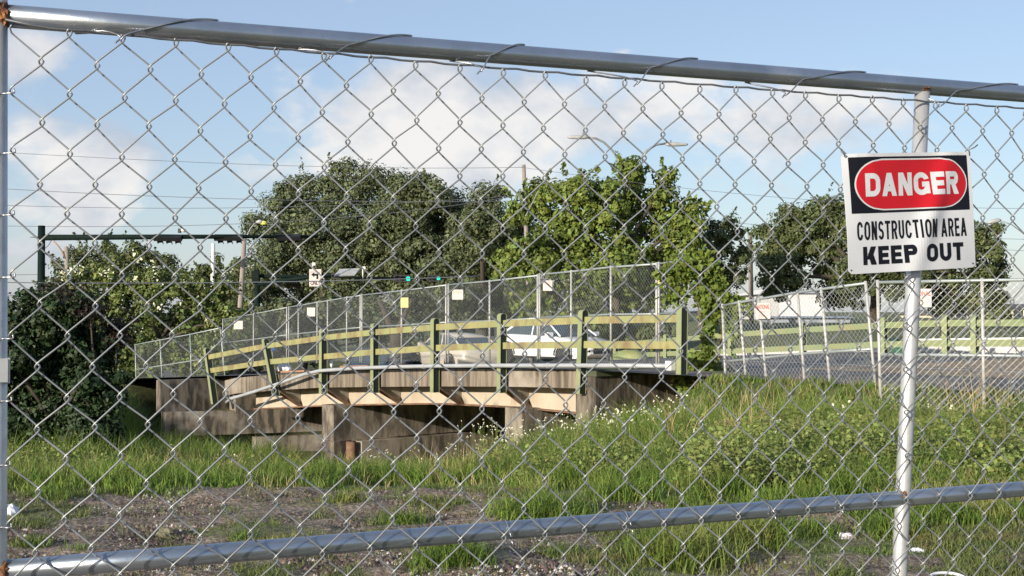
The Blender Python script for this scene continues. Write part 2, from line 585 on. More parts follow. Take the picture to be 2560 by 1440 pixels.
# clods and a rut in the gravel
GZ = GZ + np.where(fine_ & (GX < 2) & (GY < 10.5), np.clip(vnoise(GX, GY, .5, 33) - .5, 0, 1) * .05 + (vnoise(GX, GY, .16, 34) - .5) * .045 * (vnoise(GX, GY, .8, 35) > .45), 0)
V = np.stack([GX.ravel(), GY.ravel(), GZ.ravel()], 1)
nx, ny = len(gx), len(gy)
idx = np.arange(nx * ny).reshape(nx, ny)
quads = np.stack([idx[:-1, :-1].ravel(), idx[1:, :-1].ravel(), idx[1:, 1:].ravel(), idx[:-1, 1:].ravel()], 1)
gme = npmesh('ground', V, quads, smooth=True)
# material: soil, with thin turf where grass grows (the zones follow the same field as the grass)
gm = bpy.data.materials.new('ground_soil')
gm.use_nodes = True
t = gm.node_tree
b = t.nodes['Principled BSDF']
b.inputs['Roughness'].default_value = .95
tcg = t.nodes.new('ShaderNodeTexCoord')


def gnoise(sc, det=6, s3=(1, 1, 1)):
    mp = t.nodes.new('ShaderNodeMapping')
    mp.inputs['Scale'].default_value = s3
    t.links.new(tcg.outputs['Object'], mp.inputs[0])
    n = t.nodes.new('ShaderNodeTexNoise')
    n.inputs['Scale'].default_value = sc
    n.inputs['Detail'].default_value = det
    t.links.new(mp.outputs[0], n.inputs['Vector'])
    return n.outputs['Fac']


def gramp(v, els):
    r = t.nodes.new('ShaderNodeValToRGB')
    while len(r.color_ramp.elements) < len(els):
        r.color_ramp.elements.new(.5)
    for e, (p, c) in zip(r.color_ramp.elements, els):
        e.position = p
        e.color = (*c, 1)
    t.links.new(v, r.inputs[0])
    return r.outputs[0]


soil = gramp(gnoise(3.5), [(.34, (.060, .038, .026)), (.5, (.150, .100, .068)), (.66, (.27, .20, .14))])
vor = t.nodes.new('ShaderNodeTexVoronoi')
vor.inputs['Scale'].default_value = 55
t.links.new(tcg.outputs['Object'], vor.inputs['Vector'])
spk = t.nodes.new('ShaderNodeMapRange')
t.links.new(vor.outputs['Color'], spk.inputs['Value'])
spk.inputs['From Min'].default_value = .45
spk.inputs['From Max'].default_value = .9
mixs = t.nodes.new('ShaderNodeMix')
mixs.data_type = 'RGBA'
mm = t.nodes.new('ShaderNodeMath')
mm.operation = 'MULTIPLY'
mm.inputs[1].default_value = .8
t.links.new(spk.outputs[0], mm.inputs[0])
t.links.new(mm.outputs[0], mixs.inputs['Factor'])
t.links.new(soil, mixs.inputs[6])
mixs.inputs[7].default_value = (.42, .35, .27, 1)
att = t.nodes.new('ShaderNodeAttribute')
att.attribute_name = 'turf'
mixg = t.nodes.new('ShaderNodeMix')
mixg.data_type = 'RGBA'
t.links.new(att.outputs['Fac'], mixg.inputs['Factor'])
t.links.new(mixs.outputs[2], mixg.inputs[6])
t.links.new(gramp(gnoise(6.0), [(.35, (.075, .090, .028)), (.6, (.14, .15, .055))]), mixg.inputs[7])
t.links.new(mixg.outputs[2], b.inputs['Base Color'])
bnn = t.nodes.new('ShaderNodeBump')
bnn.inputs['Strength'].default_value = 1.0
bnn.inputs['Distance'].default_value = .03
t.links.new(gnoise(28, 6), bnn.inputs['Height'])
t.links.new(bnn.outputs[0], b.inputs['Normal'])


def edge_y(X):
    """how far out the tall grass begins"""
    return np.interp(X, [-5, -3.9, -2.6, -1.7, -1.0, 0, .5, 1.4, 2.5, 4], [9.0, 9.2, 9.5, 9.8, 10.9, 10.2, 9.0, 8.7, 8.4, 8.3]) + (vnoise(X, X * 0 + 3, .35, 8) - .5) * .5


def turf(X, Y):
    """0 bare gravel and soil .. 1 closed turf"""
    e = edge_y(X)
    n = vnoise(X, Y * .7, .55, 12) * .6 + vnoise(X, Y * .7, .2, 13) * .4
    right = sm((X + .6) / 1.6)
    tt = sm((n - (.50 - .20 * right)) / .12) * (.75 + .2 * right)
    tt = np.maximum(tt, sm((Y - e) / .3 + n - .3))
    tt = tt * (1 - .85 * sm((n2(X, Y) - .62) / .08) * (Y < e + .4))
    s, q = sq(X, Y)
    return np.clip(tt, 0, 1)


def n2(X, Y):
    return vnoise(X, Y * .6, .8, 14)


ta = gme.attributes.new('turf', 'FLOAT', 'POINT')
ta.data.foreach_set('value', turf(GX.ravel(), GY.ravel()).astype(np.float32))
ground = link('ground', gme, gm)
tag(ground, kind='structure')

# ------------------------------------------------------------------ road: carriageway over the bridge and to both sides
def ribbon(name, q0, q1, s0, s1, m, lift, n=60):
    b = MB()
    vs = []
    ss = np.linspace(s0, s1, n)
    for s in ss:
        z = float(zroad(s)) + lift
        vs += [BA + D * float(s) + N * q0 + ZUP * z, BA + D * float(s) + N * q1 + ZUP * z]
    b.add(vs, [(2 * i, 2 * i + 1, 2 * i + 3, 2 * i + 2) for i in range(n - 1)])
    return tag(b.build(name, m), kind='structure')


ribbon('road', .10, 18.0, -45, 60, 'asphalt', 0.0)
ribbon('road_shoulder', 3.2, 13.6, -45, .2, 'dirt', .004)
ribbon('road_marking', 5.0, 5.15, -45, 30, 'paint_line', .008)
ribbon('pavement', 14.6, 17.9, .3, 60, 'dirt', .008)
kb = MB()
for s in range(-40, 12, 2):
    z0, z1 = float(zroad(s)), float(zroad(s + 2))
    p0, p1 = BA + D * s + N * 13.8, BA + D * (s + 1.97) + N * 13.8
    kb.hexa([p0 + ZUP * (z0 - .1), p1 + ZUP * (z1 - .1), p1 + N * .5 + ZUP * (z1 - .1), p0 + N * .5 + ZUP * (z0 - .1)],
            [p0 + ZUP * (z0 + .14), p1 + ZUP * (z1 + .14), p1 + N * .5 + ZUP * (z1 + .14), p0 + N * .5 + ZUP * (z0 + .14)])
tag(kb.build('kerb', 'kerb'), kind='structure')

# ------------------------------------------------------------------ the bridge
bridge = thing('road_bridge', 'arched concrete road bridge with cream girder crossing the grassy channel', 'bridge', (BA.x, BA.y, 0))
TOP = [(560, 952), (587, 945), (640, 940), (690, 936), (800, 929), (950, 925), (1100, 922), (1300, 922), (1442, 923)]
BOT = [(560, 990), (587, 984), (700, 975), (800, 969), (950, 967), (1100, 966), (1300, 967), (1442, 971)]
GB = [(600, 1022), (700, 1018), (800, 1013), (950, 1009), (1100, 1007), (1300, 1016), (1455, 1031)]
Q0 = .13


def strip_prism(xs, topf, botf, q, depth, name, m, parent):
    b = MB()
    vs = []
    for x in xs:
        a, c = bp(x, topf(x), q), bp(x, botf(x), q)
        vs += [a, c, c + N * depth, a + N * depth]
    fs = []
    for i in range(len(xs) - 1):
        o = 4 * i
        for k in range(4):
            k2 = (k + 1) % 4
            fs.append((o + k, o + k2, o + 4 + k2, o + 4 + k))
    fs += [(0, 1, 2, 3), tuple(4 * (len(xs) - 1) + k for k in (3, 2, 1, 0))]
    b.add(vs, fs)
    return b.build(name, m, parent)


def qz(x, y, qn):
    return bp(x, y, qn).z


xs = list(np.linspace(562, 1442, 30))
# kerb beam along the edge, in lengths between expansion joints
JO = [562, 700, 803, 934, 1084, 1251, 1442]
for a, c in zip(JO[:-1], JO[1:]):
    strip_prism(list(np.linspace(a + (1.0 if a != 562 else 0), c - 1.0, 6)), lambda x: interp(x, TOP), lambda x: interp(x, BOT), Q0, .30, 'edge_beam', 'fascia', bridge)
# deck slab behind the edge beam
b = MB()
vs = []
for x in xs:
    a = bp(x, interp(x, TOP), Q0 + .303)
    a.z = bp(x, interp(x, TOP), Q0).z - .05
    a = a - N * 0
    c = a - ZUP * .22
    vs += [a, c, c + N * 17.4, a + N * 17.4]
fs = []
for i in range(len(xs) - 1):
    o = 4 * i
    for k in range(4):
        k2 = (k + 1) % 4
        fs.append((o + k, o + k2, o + 4 + k2, o + 4 + k))
fs += [(0, 1, 2, 3), tuple(4 * (len(xs) - 1) + k for k in (3, 2, 1, 0))]
b.add(vs, fs)
b.build('deck_slab', 'concrete_dark', bridge)
QG = .66
sx = list(np.linspace(640, 1490, 24))
b = MB()
vs = []
for x in sx:
    lo = bp(x, interp(x, GB), QG)
    hi = Vector(lo)
    s_, q_ = sq(lo.x, lo.y)
    # top under the slab: slab underside height at the same station
    xx = 1280 + F * ((BA + D * s_ + N * Q0).x) / (BA + D * s_ + N * Q0).y
    hi.z = bp(xx, interp(xx, TOP), Q0).z - .27
    vs += [hi, lo, lo + N * .22, hi + N * .22]
fs = []
for i in range(len(sx) - 1):
    o = 4 * i
    for k in range(4):
        k2 = (k + 1) % 4
        fs.append((o + k, o + k2, o + 4 + k2, o + 4 + k))
fs += [(0, 1, 2, 3), tuple(4 * (len(sx) - 1) + k for k in (3, 2, 1, 0))]
b.add(vs, fs)
b.build('girder', 'girder', bridge)
fl = MB()
for x0, x1 in zip(sx[:-1], sx[1:]):
    p0, p1 = bp(x0, interp(x0, GB), QG), bp(x1, interp(x1, GB), QG)
    o = [-N * .07 - ZUP * .028, N * .30 - ZUP * .028]
    fl.hexa([p0 + o[0], p1 + o[0], p1 + o[1], p0 + o[1]], [p + ZUP * .026 for p in (p0 + o[0], p1 + o[0], p1 + o[1], p0 + o[1])])
fl.build('girder_flange', 'rust_edge', bridge)

POSTS = [(517, 870, 537, 1010), (663, 847, 690, 988), (808, 822, 808, 984), (937, 809, 937, 982), (1088, 796, 1087, 981), (1255, 784, 1254, 982), (1459, 775, 1452, 984), (1706, 766, 1704, 936)]
for i, (xt, yt, xb, yb) in enumerate(POSTS[1:7]):
    ob = bp(xb + 4, yb, .075)
    s_, _ = sq(ob.x, ob.y)
    o_in = BA + D * s_ + N * (QG - .004)
    xin = 1280 + F * o_in.x / o_in.y
    zin = bp(min(xin, 1500), interp(min(xin, 1500), GB), QG).z + .03
    xo = 1280 + F * (BA + D * s_ + N * Q0).x / (BA + D * s_ + N * Q0).y
    ztop = bp(xo, interp(xo, BOT), Q0).z - .003
    P = lambda q, z: BA + D * s_ + N * q + ZUP * z
    h = D * .03
    br = MB()
    poly = [P(.08, ztop), P(.08, ob.z + .10), P(QG - .004, zin), P(QG - .004, ztop)]
    br.add([p - h for p in poly] + [p + h for p in poly], [(0, 1, 2, 3), (7, 6, 5, 4), (0, 4, 5, 1), (1, 5, 6, 2), (2, 6, 7, 3), (3, 7, 4, 0)])
    br.build('bracket', 'bracket', bridge)
    w = D * .11
    k = MB()
    a0, a1 = P(.08, ob.z + .095), P(QG - .008, zin - .005)
    k.hexa([a0 - w - ZUP * .03, a1 - w - ZUP * .03, a1 + w - ZUP * .03, a0 + w - ZUP * .03], [a0 - w, a1 - w, a1 + w, a0 + w])
    k.build('bracket_flange', 'rust_edge', bridge)


def wall(xc, ytop, ybot, q, L, T, name, m, parent=bridge, zb=None, skew=0.0):
    """a wall running inward from the bridge's near side: its near right corner stands at pixel column xc"""
    a = bp(xc, ytop, q)
    z1 = a.z
    z0 = bp(xc, ybot, q).z if zb is None else zb
    a.z = 0
    W_ = (N - D * skew).normalized()
    p = [a, a + D * T, a + D * T + W_ * L, a + W_ * L]
    return MB().hexa([v + ZUP * z0 for v in p], [v + ZUP * z1 for v in p]).build(name, m, parent)


wall(1489, 942, 1100, .10, 2.5, .47, 'abutment', 'concrete_dark')
wall(1491, 924, 941.5, .08, 2.53, .49, 'abutment_cap', 'moss')
wall(835, 1014, 1103, .20, 5.5, .47, 'pier', 'concrete')
wall(1306, 1022, 1120, .25, 4.0, .47, 'pier', 'concrete')
wall(415, 1031, 1092, -1.0, 6.6, .25, 'abutment', 'concrete_dark', skew=.32)
wall(401, 951, 1030.6, -1.0, 2.6, .22, 'wing_wall', 'concrete_dark')
wall(589, 944, 1030.6, .55, 9, .3, 'abutment_wall', 'concrete')
wall(418, 1092.4, 1140, -.9, 2.6, .35, 'footing', 'concrete_pale')
wall(640, 1092.4, 1170, 1.0, 5.0, .2, 'footing_wall', 'concrete_dark', skew=.32)
for x, q in ((878, .55),):
    p = bp(x, 1104, q)
    MB().tube([Vector((p.x, p.y, p.z)), Vector((p.x, p.y, -2.4))], .11, 10).build('pile', 'rust_edge', bridge, smooth=True)
wall(905, 1104, 1175, .75, 5.0, .3, 'pier_footing', 'concrete')
wall(835, 1104, 1160, .6, .45, .35, 'pier_footing', 'concrete')

# small things on the slab edge
# ------------------------------------------------------------------ bridge railing
railing = thing('bridge_railing', 'weathered green and yellow steel railing along the near edge of the bridge', 'railing', (BA.x, BA.y, 0))


def ibeam(top, bot, name, m, parent, fw=.05, hq=.075, tf=.011, cap=True):
    """H-section post: flanges face outward and inward"""
    ax = (top - bot)
    u = D * fw
    mb = MB()
    steps = [0, 1]
    for qa, qb in ((-hq, -hq + tf), (hq - tf, hq)):
        mb.hexa([bot - u + N * qa, bot + u + N * qa, bot + u + N * qb, bot - u + N * qb],
                [top - u + N * qa, top + u + N * qa, top + u + N * qb, top - u + N * qb])
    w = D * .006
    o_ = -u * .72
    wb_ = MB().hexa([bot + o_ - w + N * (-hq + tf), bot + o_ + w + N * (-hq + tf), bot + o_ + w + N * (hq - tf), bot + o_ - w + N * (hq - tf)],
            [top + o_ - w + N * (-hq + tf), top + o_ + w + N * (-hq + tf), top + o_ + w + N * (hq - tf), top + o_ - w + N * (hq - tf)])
    if cap:  # rounded cap plate
        k = 8
        vs = []
        for j in range(k + 1):
            an = math.pi * j / k
            c = top - N * (math.cos(an) * (hq)) + ax.normalized() * (math.sin(an) * hq * .75)
            c2 = top - N * (math.cos(an) * (hq - .012)) + ax.normalized() * (math.sin(an) * (hq - .012) * .75)
            vs += [c - u, c + u, c2 + u, c2 - u]
        fs = []
        for j in range(k):
            o = 4 * j
            for e in range(4):
                e2 = (e + 1) % 4
                fs.append((o + e, o + e2, o + 4 + e2, o + 4 + e))
        mb.add(vs, fs)
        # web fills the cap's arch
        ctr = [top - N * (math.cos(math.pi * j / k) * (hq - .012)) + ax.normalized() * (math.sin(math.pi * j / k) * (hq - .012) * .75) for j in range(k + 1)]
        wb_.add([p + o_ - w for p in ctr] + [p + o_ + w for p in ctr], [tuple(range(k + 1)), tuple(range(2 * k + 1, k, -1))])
    o = mb.build(name, m, parent)
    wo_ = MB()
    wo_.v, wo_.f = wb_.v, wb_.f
    wo_.build('web', 'post_web_shade', o)
    return o


PT = []
for xt, yt, xb, yb in POSTS:
    T_, B_ = bp(xt, yt, 0), bp(xb, yb, 0)
    PT.append((T_, B_))
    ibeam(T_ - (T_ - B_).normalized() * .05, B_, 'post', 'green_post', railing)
RT = [(515, 894), (591, 881), (660, 866), (805, 845), (866, 838.5), (935, 831), (1013, 824), (1085, 818.5), (1252, 809), (1344, 805), (1455, 801), (1578, 798.5), (1700, 796)]
RL = [(515, 928), (591, 918.5), (660, 906), (805, 892), (866, 885.5), (1013, 874), (1085, 870), (1252, 864.5), (1344, 862), (1455, 861.5), (1578, 862), (1700, 863)]
for tab, hh in ((RT, .058), (RL, .058)):
    for i in range(len(POSTS) - 1):
        xa, xc = POSTS[i][0], POSTS[i + 1][0]
        if tab is RL:
            fa = lambda P_: P_[0] + (P_[2] - P_[0]) * .3
            xa, xc = fa(POSTS[i]), fa(POSTS[i + 1])
        p0, p1 = bp(xa, interp(xa, tab), 0), bp(xc, interp(xc, tab), 0)
        t_ = (p1 - p0).normalized()
        p0, p1 = p0 + t_ * .009, p1 - t_ * .009
        mb = MB()
        up = ZUP * hh
        # channel: web towards the outside, lips turned in
        for a_, c_, u0, u1 in ((-.012, -.004, -1, 1), (-.004, .035, .88, 1), (-.004, .035, -1, -.88)):
            mb.hexa([p0 + N * a_ + up * u0, p1 + N * a_ + up * u0, p1 + N * c_ + up * u0, p0 + N * c_ + up * u0],
                    [p0 + N * a_ + up * u1, p1 + N * a_ + up * u1, p1 + N * c_ + up * u1, p0 + N * c_ + up * u1])
        mb.build('rail', 'rail_paint', railing)

# ------------------------------------------------------------------ conduit pipe along the edge
pipe = thing('conduit_pipe', 'pale grey conduit pipe running along the bridge edge and bending down at the left', 'pipe', bp(1250, 914, -.16))
PP = [(566, 1006), (577, 997), (640, 978), (700, 958), (760, 936), (800, 927), (900, 920), (1000, 917), (1100, 915), (1250, 914), (1400, 914), (1550, 914), (1668, 915)]
MB().tube([bp(x, y, -.14) for x, y in PP], .037, 12).build('pipe_run', 'pipe', pipe, smooth=True)
for x in (577, 770, 1060, 1190, 1371, 1590):
    y = interp(x, PP)
    p0, p1 = bp(x - 3, interp(x - 3, PP), -.14), bp(x + 3, interp(x + 3, PP), -.14)
    MB().tube([p0, p1], .046, 12).build('coupling', 'pipe', pipe, smooth=False)
p = bp(1676, 914, -.14)
MB().box(p, D * .06, N * .05, ZUP * .07).build('junction_box', 'white_part', pipe)


# ------------------------------------------------------------------ chain-link panels in the background
def bgpanel(label, posts, midf, signs=(), H=1.83, group='chain-link panels round the road works', tubes=('fence_white', 'fence_grey'), cell=.085, wr=.0019, mesh_mat='fence_mesh'):
    """posts: (x top, y top, lean in px per px down, Y); midf: mid rail's share of the height"""
    T_ = [at(x, y, Y) for x, y, l, Y in posts]
    lean = [l for x, y, l, Y in posts]
    B_ = [t - ZUP * H + Vector((l * H, 0, 0)) for t, l in zip(T_, lean)]
    root = thing('chain_link_fence', label, 'fence', B_[0], group)
    for t_, b_ in zip(T_, B_):
        MB().tube([b_, t_ + (t_ - b_).normalized() * .03], .021, 8).build('post', tubes[0], root, smooth=True)
    MB().tube([t_ - ZUP * .0 for t_ in T_], .019, 8).build('top_rail', tubes[1], root, smooth=True)
    mid = [t_.lerp(b_, midf) for t_, b_ in zip(T_, B_)]
    MB().tube(mid, .019, 8).build('mid_rail', tubes[1], root, smooth=True)
    ll = [0.0]
    for a, c in zip(T_[:-1], T_[1:]):
        ll.append(ll[-1] + (c - a).length)
    L = ll[-1]
    tx = np.array([[*v] for v in T_])
    bx = np.array([[*v] for v in B_])
    perp = Vector((-(T_[-1] - T_[0]).y, (T_[-1] - T_[0]).x, 0)).normalized() * .022
    if perp.y > 0:
        perp = -perp

    def pos(s, tdown):
        a = np.array([np.interp(s, ll, tx[:, k]) for k in range(3)])
        c = np.array([np.interp(s, ll, bx[:, k]) for k in range(3)])
        return Vector(a + (c - a) * (tdown / H)) + perp

    mb = MB()
    h0, h1 = .04, H - .03
    hh = h1 - h0
    k = 0
    for sgn in (1, -1):
        c0 = -hh if sgn > 0 else 0.0
        c1 = L if sgn > 0 else L + hh
        c = c0
        while c < c1:
            # line: s = c + sgn*(t)   with t 0..hh (k = horizontal/vertical = 1)
            ts = []
            t0, t1 = 0.0, hh
            if sgn > 0:
                t0, t1 = max(t0, -c), min(t1, L - c)
            else:
                t0, t1 = max(t0, c - L), min(t1, c)
            if t1 - t0 > .02:
                n = max(2, int((t1 - t0) / .45) + 1)
                pts = [pos(c + sgn * tt, h0 + tt) + perp * (.25 * sgn) for tt in np.linspace(t0, t1, n)]
                mb.tube(pts, wr, 3, cap=False)
            c += cell
    o = mb.build('chain_link_mesh', mesh_mat, root)
    o['kind'] = 'stuff'
    for (x0, y0, x1, y1, kind, text) in signs:
        # hang the notice on the mesh
        n_ = perp.normalized()
        p0 = T_[0] + perp * 1.9
        C = [onplane(x, y, p0, n_) for x, y in ((x0, y1), (x1, y1), (x1, y0), (x0, y0))]
        lab = {'w': 'small white', 'y': 'small yellow'}[kind]
        sg = thing('fence_notice', text[1], 'sign', C[0], 'small notices on the background fences')
        MB().hexa([c for c in C], [c + n_ * .006 for c in C]).build('plate', 'notice' if kind == 'w' else 'notice_yellow', sg)
        if text[0]:
            u_, v_ = (C[1] - C[0]), (C[3] - C[0])
            for (tt, a0, a1, b0, b1, ink) in text[0]:
                make_text(tt, lambda a, bq, off: C[0] + u_ * a + v_ * bq + n_ * (.0075 + off), (a0, a1, b0, b1), ink, sg, bold=.02)
    return root


def make_text(txt, fn, rect, m, parent, bold=.03, name='lettering', thick=.0004):
    cu = bpy.data.curves.new('lettering_curve', 'FONT')
    cu.body = txt
    cu.size = 1.0
    cu.offset = bold
    cu.resolution_u = 5
    cu.space_character = 1.0 + bold * 1.2
    ob = bpy.data.objects.new('lettering_tmp', cu)
    COL.objects.link(ob)
    dg = bpy.context.evaluated_depsgraph_get()
    me = bpy.data.meshes.new_from_object(ob.evaluated_get(dg))
    bpy.data.objects.remove(ob)
    bpy.data.curves.remove(cu)
    me.name = name
    co = np.zeros(len(me.vertices) * 3)
    me.vertices.foreach_get('co', co)
    co = co.reshape(-1, 3)
    mn, mxx = co.min(0), co.max(0)
    a0, a1, b0, b1 = rect
    for i, v in enumerate(me.vertices):
        a = a0 + (co[i, 0] - mn[0]) / (mxx[0] - mn[0]) * (a1 - a0)
        bq = b0 + (co[i, 1] - mn[1]) / (mxx[1] - mn[1]) * (b1 - b0)
        v.co = fn(a, bq, thick)
    me.materials.clear()
    return link(name, me, m, parent)


NAT = [('NATIONAL', .05, .97, .60, .88, 'red_ink'), ('CONSTRUCTION', .10, .92, .38, .48, 'pale_ink'), ('RENTALS', .16, .86, .10, .28, 'pale_ink')]


def zB(x):
    return 1.0 / (.04444 + (x - 1640) * 2.179e-5)


def PB(x, y):
    return (x, y, 0.0, zB(x))


MF = .48
bgpanel('galvanised fence panel behind the railing, half covered by the climbing vine', [PB(1647, 659), PB(1775, 645)], MF)
bgpanel('tall fence panel before the bright green tree, yellow notice at its right end', [PB(1349, 687), PB(1428, 679), PB(1527, 668), PB(1641, 660)], MF,
        signs=[(1645, 676, 1660, 711, 'y', (None, 'faded yellow notice hanging beside the vine')),
               (1358, 701, 1381, 727, 'w', ([('NATIONAL', .08, .92, .6, .85, 'pale_ink')], 'small white notice just right of a double post, before the bright tree'))])
bgpanel('galvanised fence panel above the white sedan with a white notice at its left end', [PB(1121, 712), PB(1224, 703), PB(1344, 689)], MF,
        signs=[(1131, 724, 1158, 749, 'w', ([('NATIONAL', .08, .92, .6, .85, 'pale_ink')], 'small white notice below the green traffic light, beside a double post'))])
bgpanel('galvanised fence panel in front of the forked tree trunk with a torn yellow notice', [PB(905, 738), PB(1004, 727), PB(1115, 713)], MF,
        signs=[(1002, 744, 1021, 769, 'y', (None, 'torn yellow notice on the panel before the forked trunk'))])
bgpanel('galvanised fence panel with closely spaced posts behind the middle of the bridge railing', [PB(722, 768), PB(746, 764), PB(793, 756), PB(819, 752), PB(867, 744), PB(901, 739)], MF,
        signs=[(768, 769, 788, 791, 'w', (None, 'small white notice below the left-turn lane sign'))])
bgpanel('galvanised fence panel beside the leaning lamp pole with a white notice', [PB(557, 799), PB(634, 785), PB(717, 769)], MF,
        signs=[(585, 802, 607, 823, 'w', (None, 'small white notice at the foot of the leaning lamp pole'))])
bgpanel('dull fence panel farthest to the left, in front of the flowering bushes', [(338, 862, .03, 45.5), (400, 850, .06, 44), (475, 836, .04, 42.5), (551, 820, .10, 41)], MF, tubes=('fence_grey', 'fence_grey'))


def zC(x):
    return 1.0 / (.0498 + (x - 1808) * 2.45e-5)


bgpanel('leaning fence panel on the grass right of the vine with a red lettered notice', [(1806, 764, .04, zC(1806)), (1848, 756, .085, zC(1848)), (1897, 748, .09, zC(1897)), (1994, 731, .075, zC(1994)), (2053, 723, .09, zC(2053)), (2164, 708, .09, zC(2164))],
        MF, signs=[(1890, 757, 1926, 797, 'w', (NAT, 'white notice with red lettering before the white building'))], wr=.0021, mesh_mat='fence_mesh_grey')
bgpanel('fence panel behind the near post, at the right side of the road', [(2194, 706, .02, 15.6), (2455, 701, .01, 15.0), (2720, 697, 0, 14.4)], MF,
        signs=[(2268, 722, 2329, 768, 'w', (NAT, 'white notice with red lettering half hidden by the near post'))], wr=.0021, mesh_mat='fence_mesh_grey')

# ------------------------------------------------------------------ far green railing at the right side of the road
far_r = thing('road_railing', 'long green steel railing on the far side of the road', 'railing', at(2435, 890, 27.0))


def zF(x):
    return 1.0 / (1 / 37.0 + (x - 1716) * (1 / 27.4 - 1 / 37.0) / (2400 - 1716))


FT = [(1540, 862), (1716, 847), (1828, 837), (2007, 825), (2210, 813), (2365, 808), (2560, 807), (2900, 806)]
FL = [(1540, 890), (1716, 882), (1828, 878), (2007, 870), (2210, 861), (2365, 858), (2560, 857), (2900, 858)]
fx = [1540, 1666, 1828, 2007, 2210, 2365, 2437, 2640, 2900]
for x in fx:
    t_ = at(x, interp(x, FT) - 11 * (37 / zF(x)), zF(x))
    b_ = Vector((t_.x, t_.y, at(x, interp(x, FL) + 34, zF(x)).z))
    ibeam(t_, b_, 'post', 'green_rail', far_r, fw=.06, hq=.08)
for tab in (FT, FL):
    for a, c in zip(fx[:-1], fx[1:]):
        p0, p1 = at(a, interp(a, tab), zF(a)), at(c, interp(c, tab), zF(c))
        nn = Vector(((p1 - p0).y, -(p1 - p0).x, 0)).normalized() * .03
        u_ = (p1 - p0).normalized() * .085
        p0, p1 = p0 + u_, p1 - u_
        MB().hexa([p0 - nn - ZUP * .07, p1 - nn - ZUP * .07, p1 + nn - ZUP * .07, p0 + nn - ZUP * .07],
                  [p0 - nn + ZUP * .07, p1 - nn + ZUP * .07, p1 + nn + ZUP * .07, p0 + nn + ZUP * .07]).build('rail', 'green_rail', far_r)


# ------------------------------------------------------------------ cars
def loft(mb, rings):
    n = len(rings[0])
    vs = [p for r in rings for p in r]
    fs = []
    for i in range(len(rings) - 1):
        for k in range(n - 1):
            fs.append((i * n + k, i * n + k + 1, (i + 1) * n + k + 1, (i + 1) * n + k))
    fs.append(tuple(range(n))[::-1])
    fs.append(tuple((len(rings) - 1) * n + k for k in range(n)))
    mb.add(vs, fs)


def make_car(label, loc, rz, paint, cat='car', name='parked_car'):
    """front towards +x; length 4.7, width 1.82, height 1.46"""
    root = thing(name, label, cat, loc, None, rz)
    # body shell: stations along x: (x, half width, z bottom, z belt, z deck)
    st = [(-2.35, .62, .42, .70, .74), (-2.28, .78, .30, .82, .90), (-2.0, .86, .24, .90, .99), (-1.3, .90, .22, .92, 1.00), (0, .91, .22, .90, .97),
          (.9, .91, .22, .88, .95), (1.5, .88, .22, .82, .88), (2.0, .82, .24, .74, .78), (2.26, .70, .30, .62, .68), (2.35, .55, .40, .52, .58)]
    mb = MB()
    rings = []
    for x, w, z0, zb, zd in st:
        rings.append([(x, -w * .92, z0), (x, -w, z0 + .14), (x, -w, (z0 + zb) / 2), (x, -w * .97, zb), (x, -w * .86, zd), (x, -w * .4, zd + .02), (x, w * .4, zd + .02),
                      (x, w * .86, zd), (x, w * .97, zb), (x, w, (z0 + zb) / 2), (x, w, z0 + .14), (x, w * .92, z0), (x, 0, z0), (x, -w * .92, z0)])
    loft(mb, rings)
    body = mb.build('body', paint, root, smooth=True, local=True)
    # glasshouse
    gl = [(-1.95, .66, .95), (-1.35, .66, 1.30), (-.75, .62, 1.41), (0, .61, 1.43), (.45, .61, 1.40), (1.15, .68, .98)]
    mb = MB()
    rings = [[(x, -w - .10, .93), (x, -w, z), (x, w, z), (x, w + .10, .93)] for x, w, z in gl]
    loft(mb, rings)
    mb.build('windows', 'car_glass', root, smooth=False, local=True)
    mb = MB()
    rings = []
    for x, w, z in gl[1:5]:
        rings.append([(x, -w - .02, z - .03), (x, -w * .92, z + .02), (x, 0, z + .045), (x, w * .92, z + .02), (x, w + .02, z - .03), (x, 0, z - .02), (x, -w - .02, z - .03)])
    loft(mb, rings)
    mb.build('roof', paint, root, smooth=True, local=True)
    for s in (-1, 1):
        for (a, c, r) in (((-1.98, .74, .95), (-1.32, .665, 1.30), .04), ((1.18, .775, .96), (.42, .625, 1.40), .032), ((-.35, .715, .95), (-.30, .625, 1.41), .028)):
            MB().tube([(a[0], s * a[1], a[2]), (c[0], s * c[1], c[2])], r, 6).build('pillar', paint, root, smooth=True, local=True)
        MB().box((.86, s * .98, 1.02), (.09, 0, 0), (0, .10, 0), (0, 0, .07)).build('mirror', paint, root, local=True)
        mb = MB()
        mb.box((2.13, s * .60, .66), (.13, s * -.06, 0), (.04, s * .14, 0), (0, 0, .055))
        mb.build('headlight', 'headlight', root, local=True)
        for x in (-1.42, 1.42):
            # arch and wheel
            tb = MB().tube([(x, s * .74, .33), (x, s * .925, .33)], .325, 20)
            w_ = tb.build('wheel', 'tyre', root, smooth=False, local=True)
            MB().tube([(x, s * .90, .33), (x, s * .935, .33)], .21, 16).build('rim', 'rim', w_, local=True)
            ar = MB()
            pts = [(x + math.cos(an) * .40, s * .905, .33 + math.sin(an) * .40) for an in np.linspace(0, math.pi, 11)]
            ar.tube(pts, .03, 5)
            ar.build('wheel_arch', 'black', root, local=True)
    MB().box((2.31, 0, .50), (.05, 0, 0), (0, .42, 0), (0, 0, .10)).build('grille', 'black', root, local=True)
    MB().box((-.1, 0, .24), (1.7, 0, 0), (0, .925, 0), (0, 0, .035)).build('sill', 'black', root, local=True)
    return root


def onroad(p):
    s_, q_ = sq(p.x, p.y)
    return Vector((p.x, p.y, float(zroad(s_))))


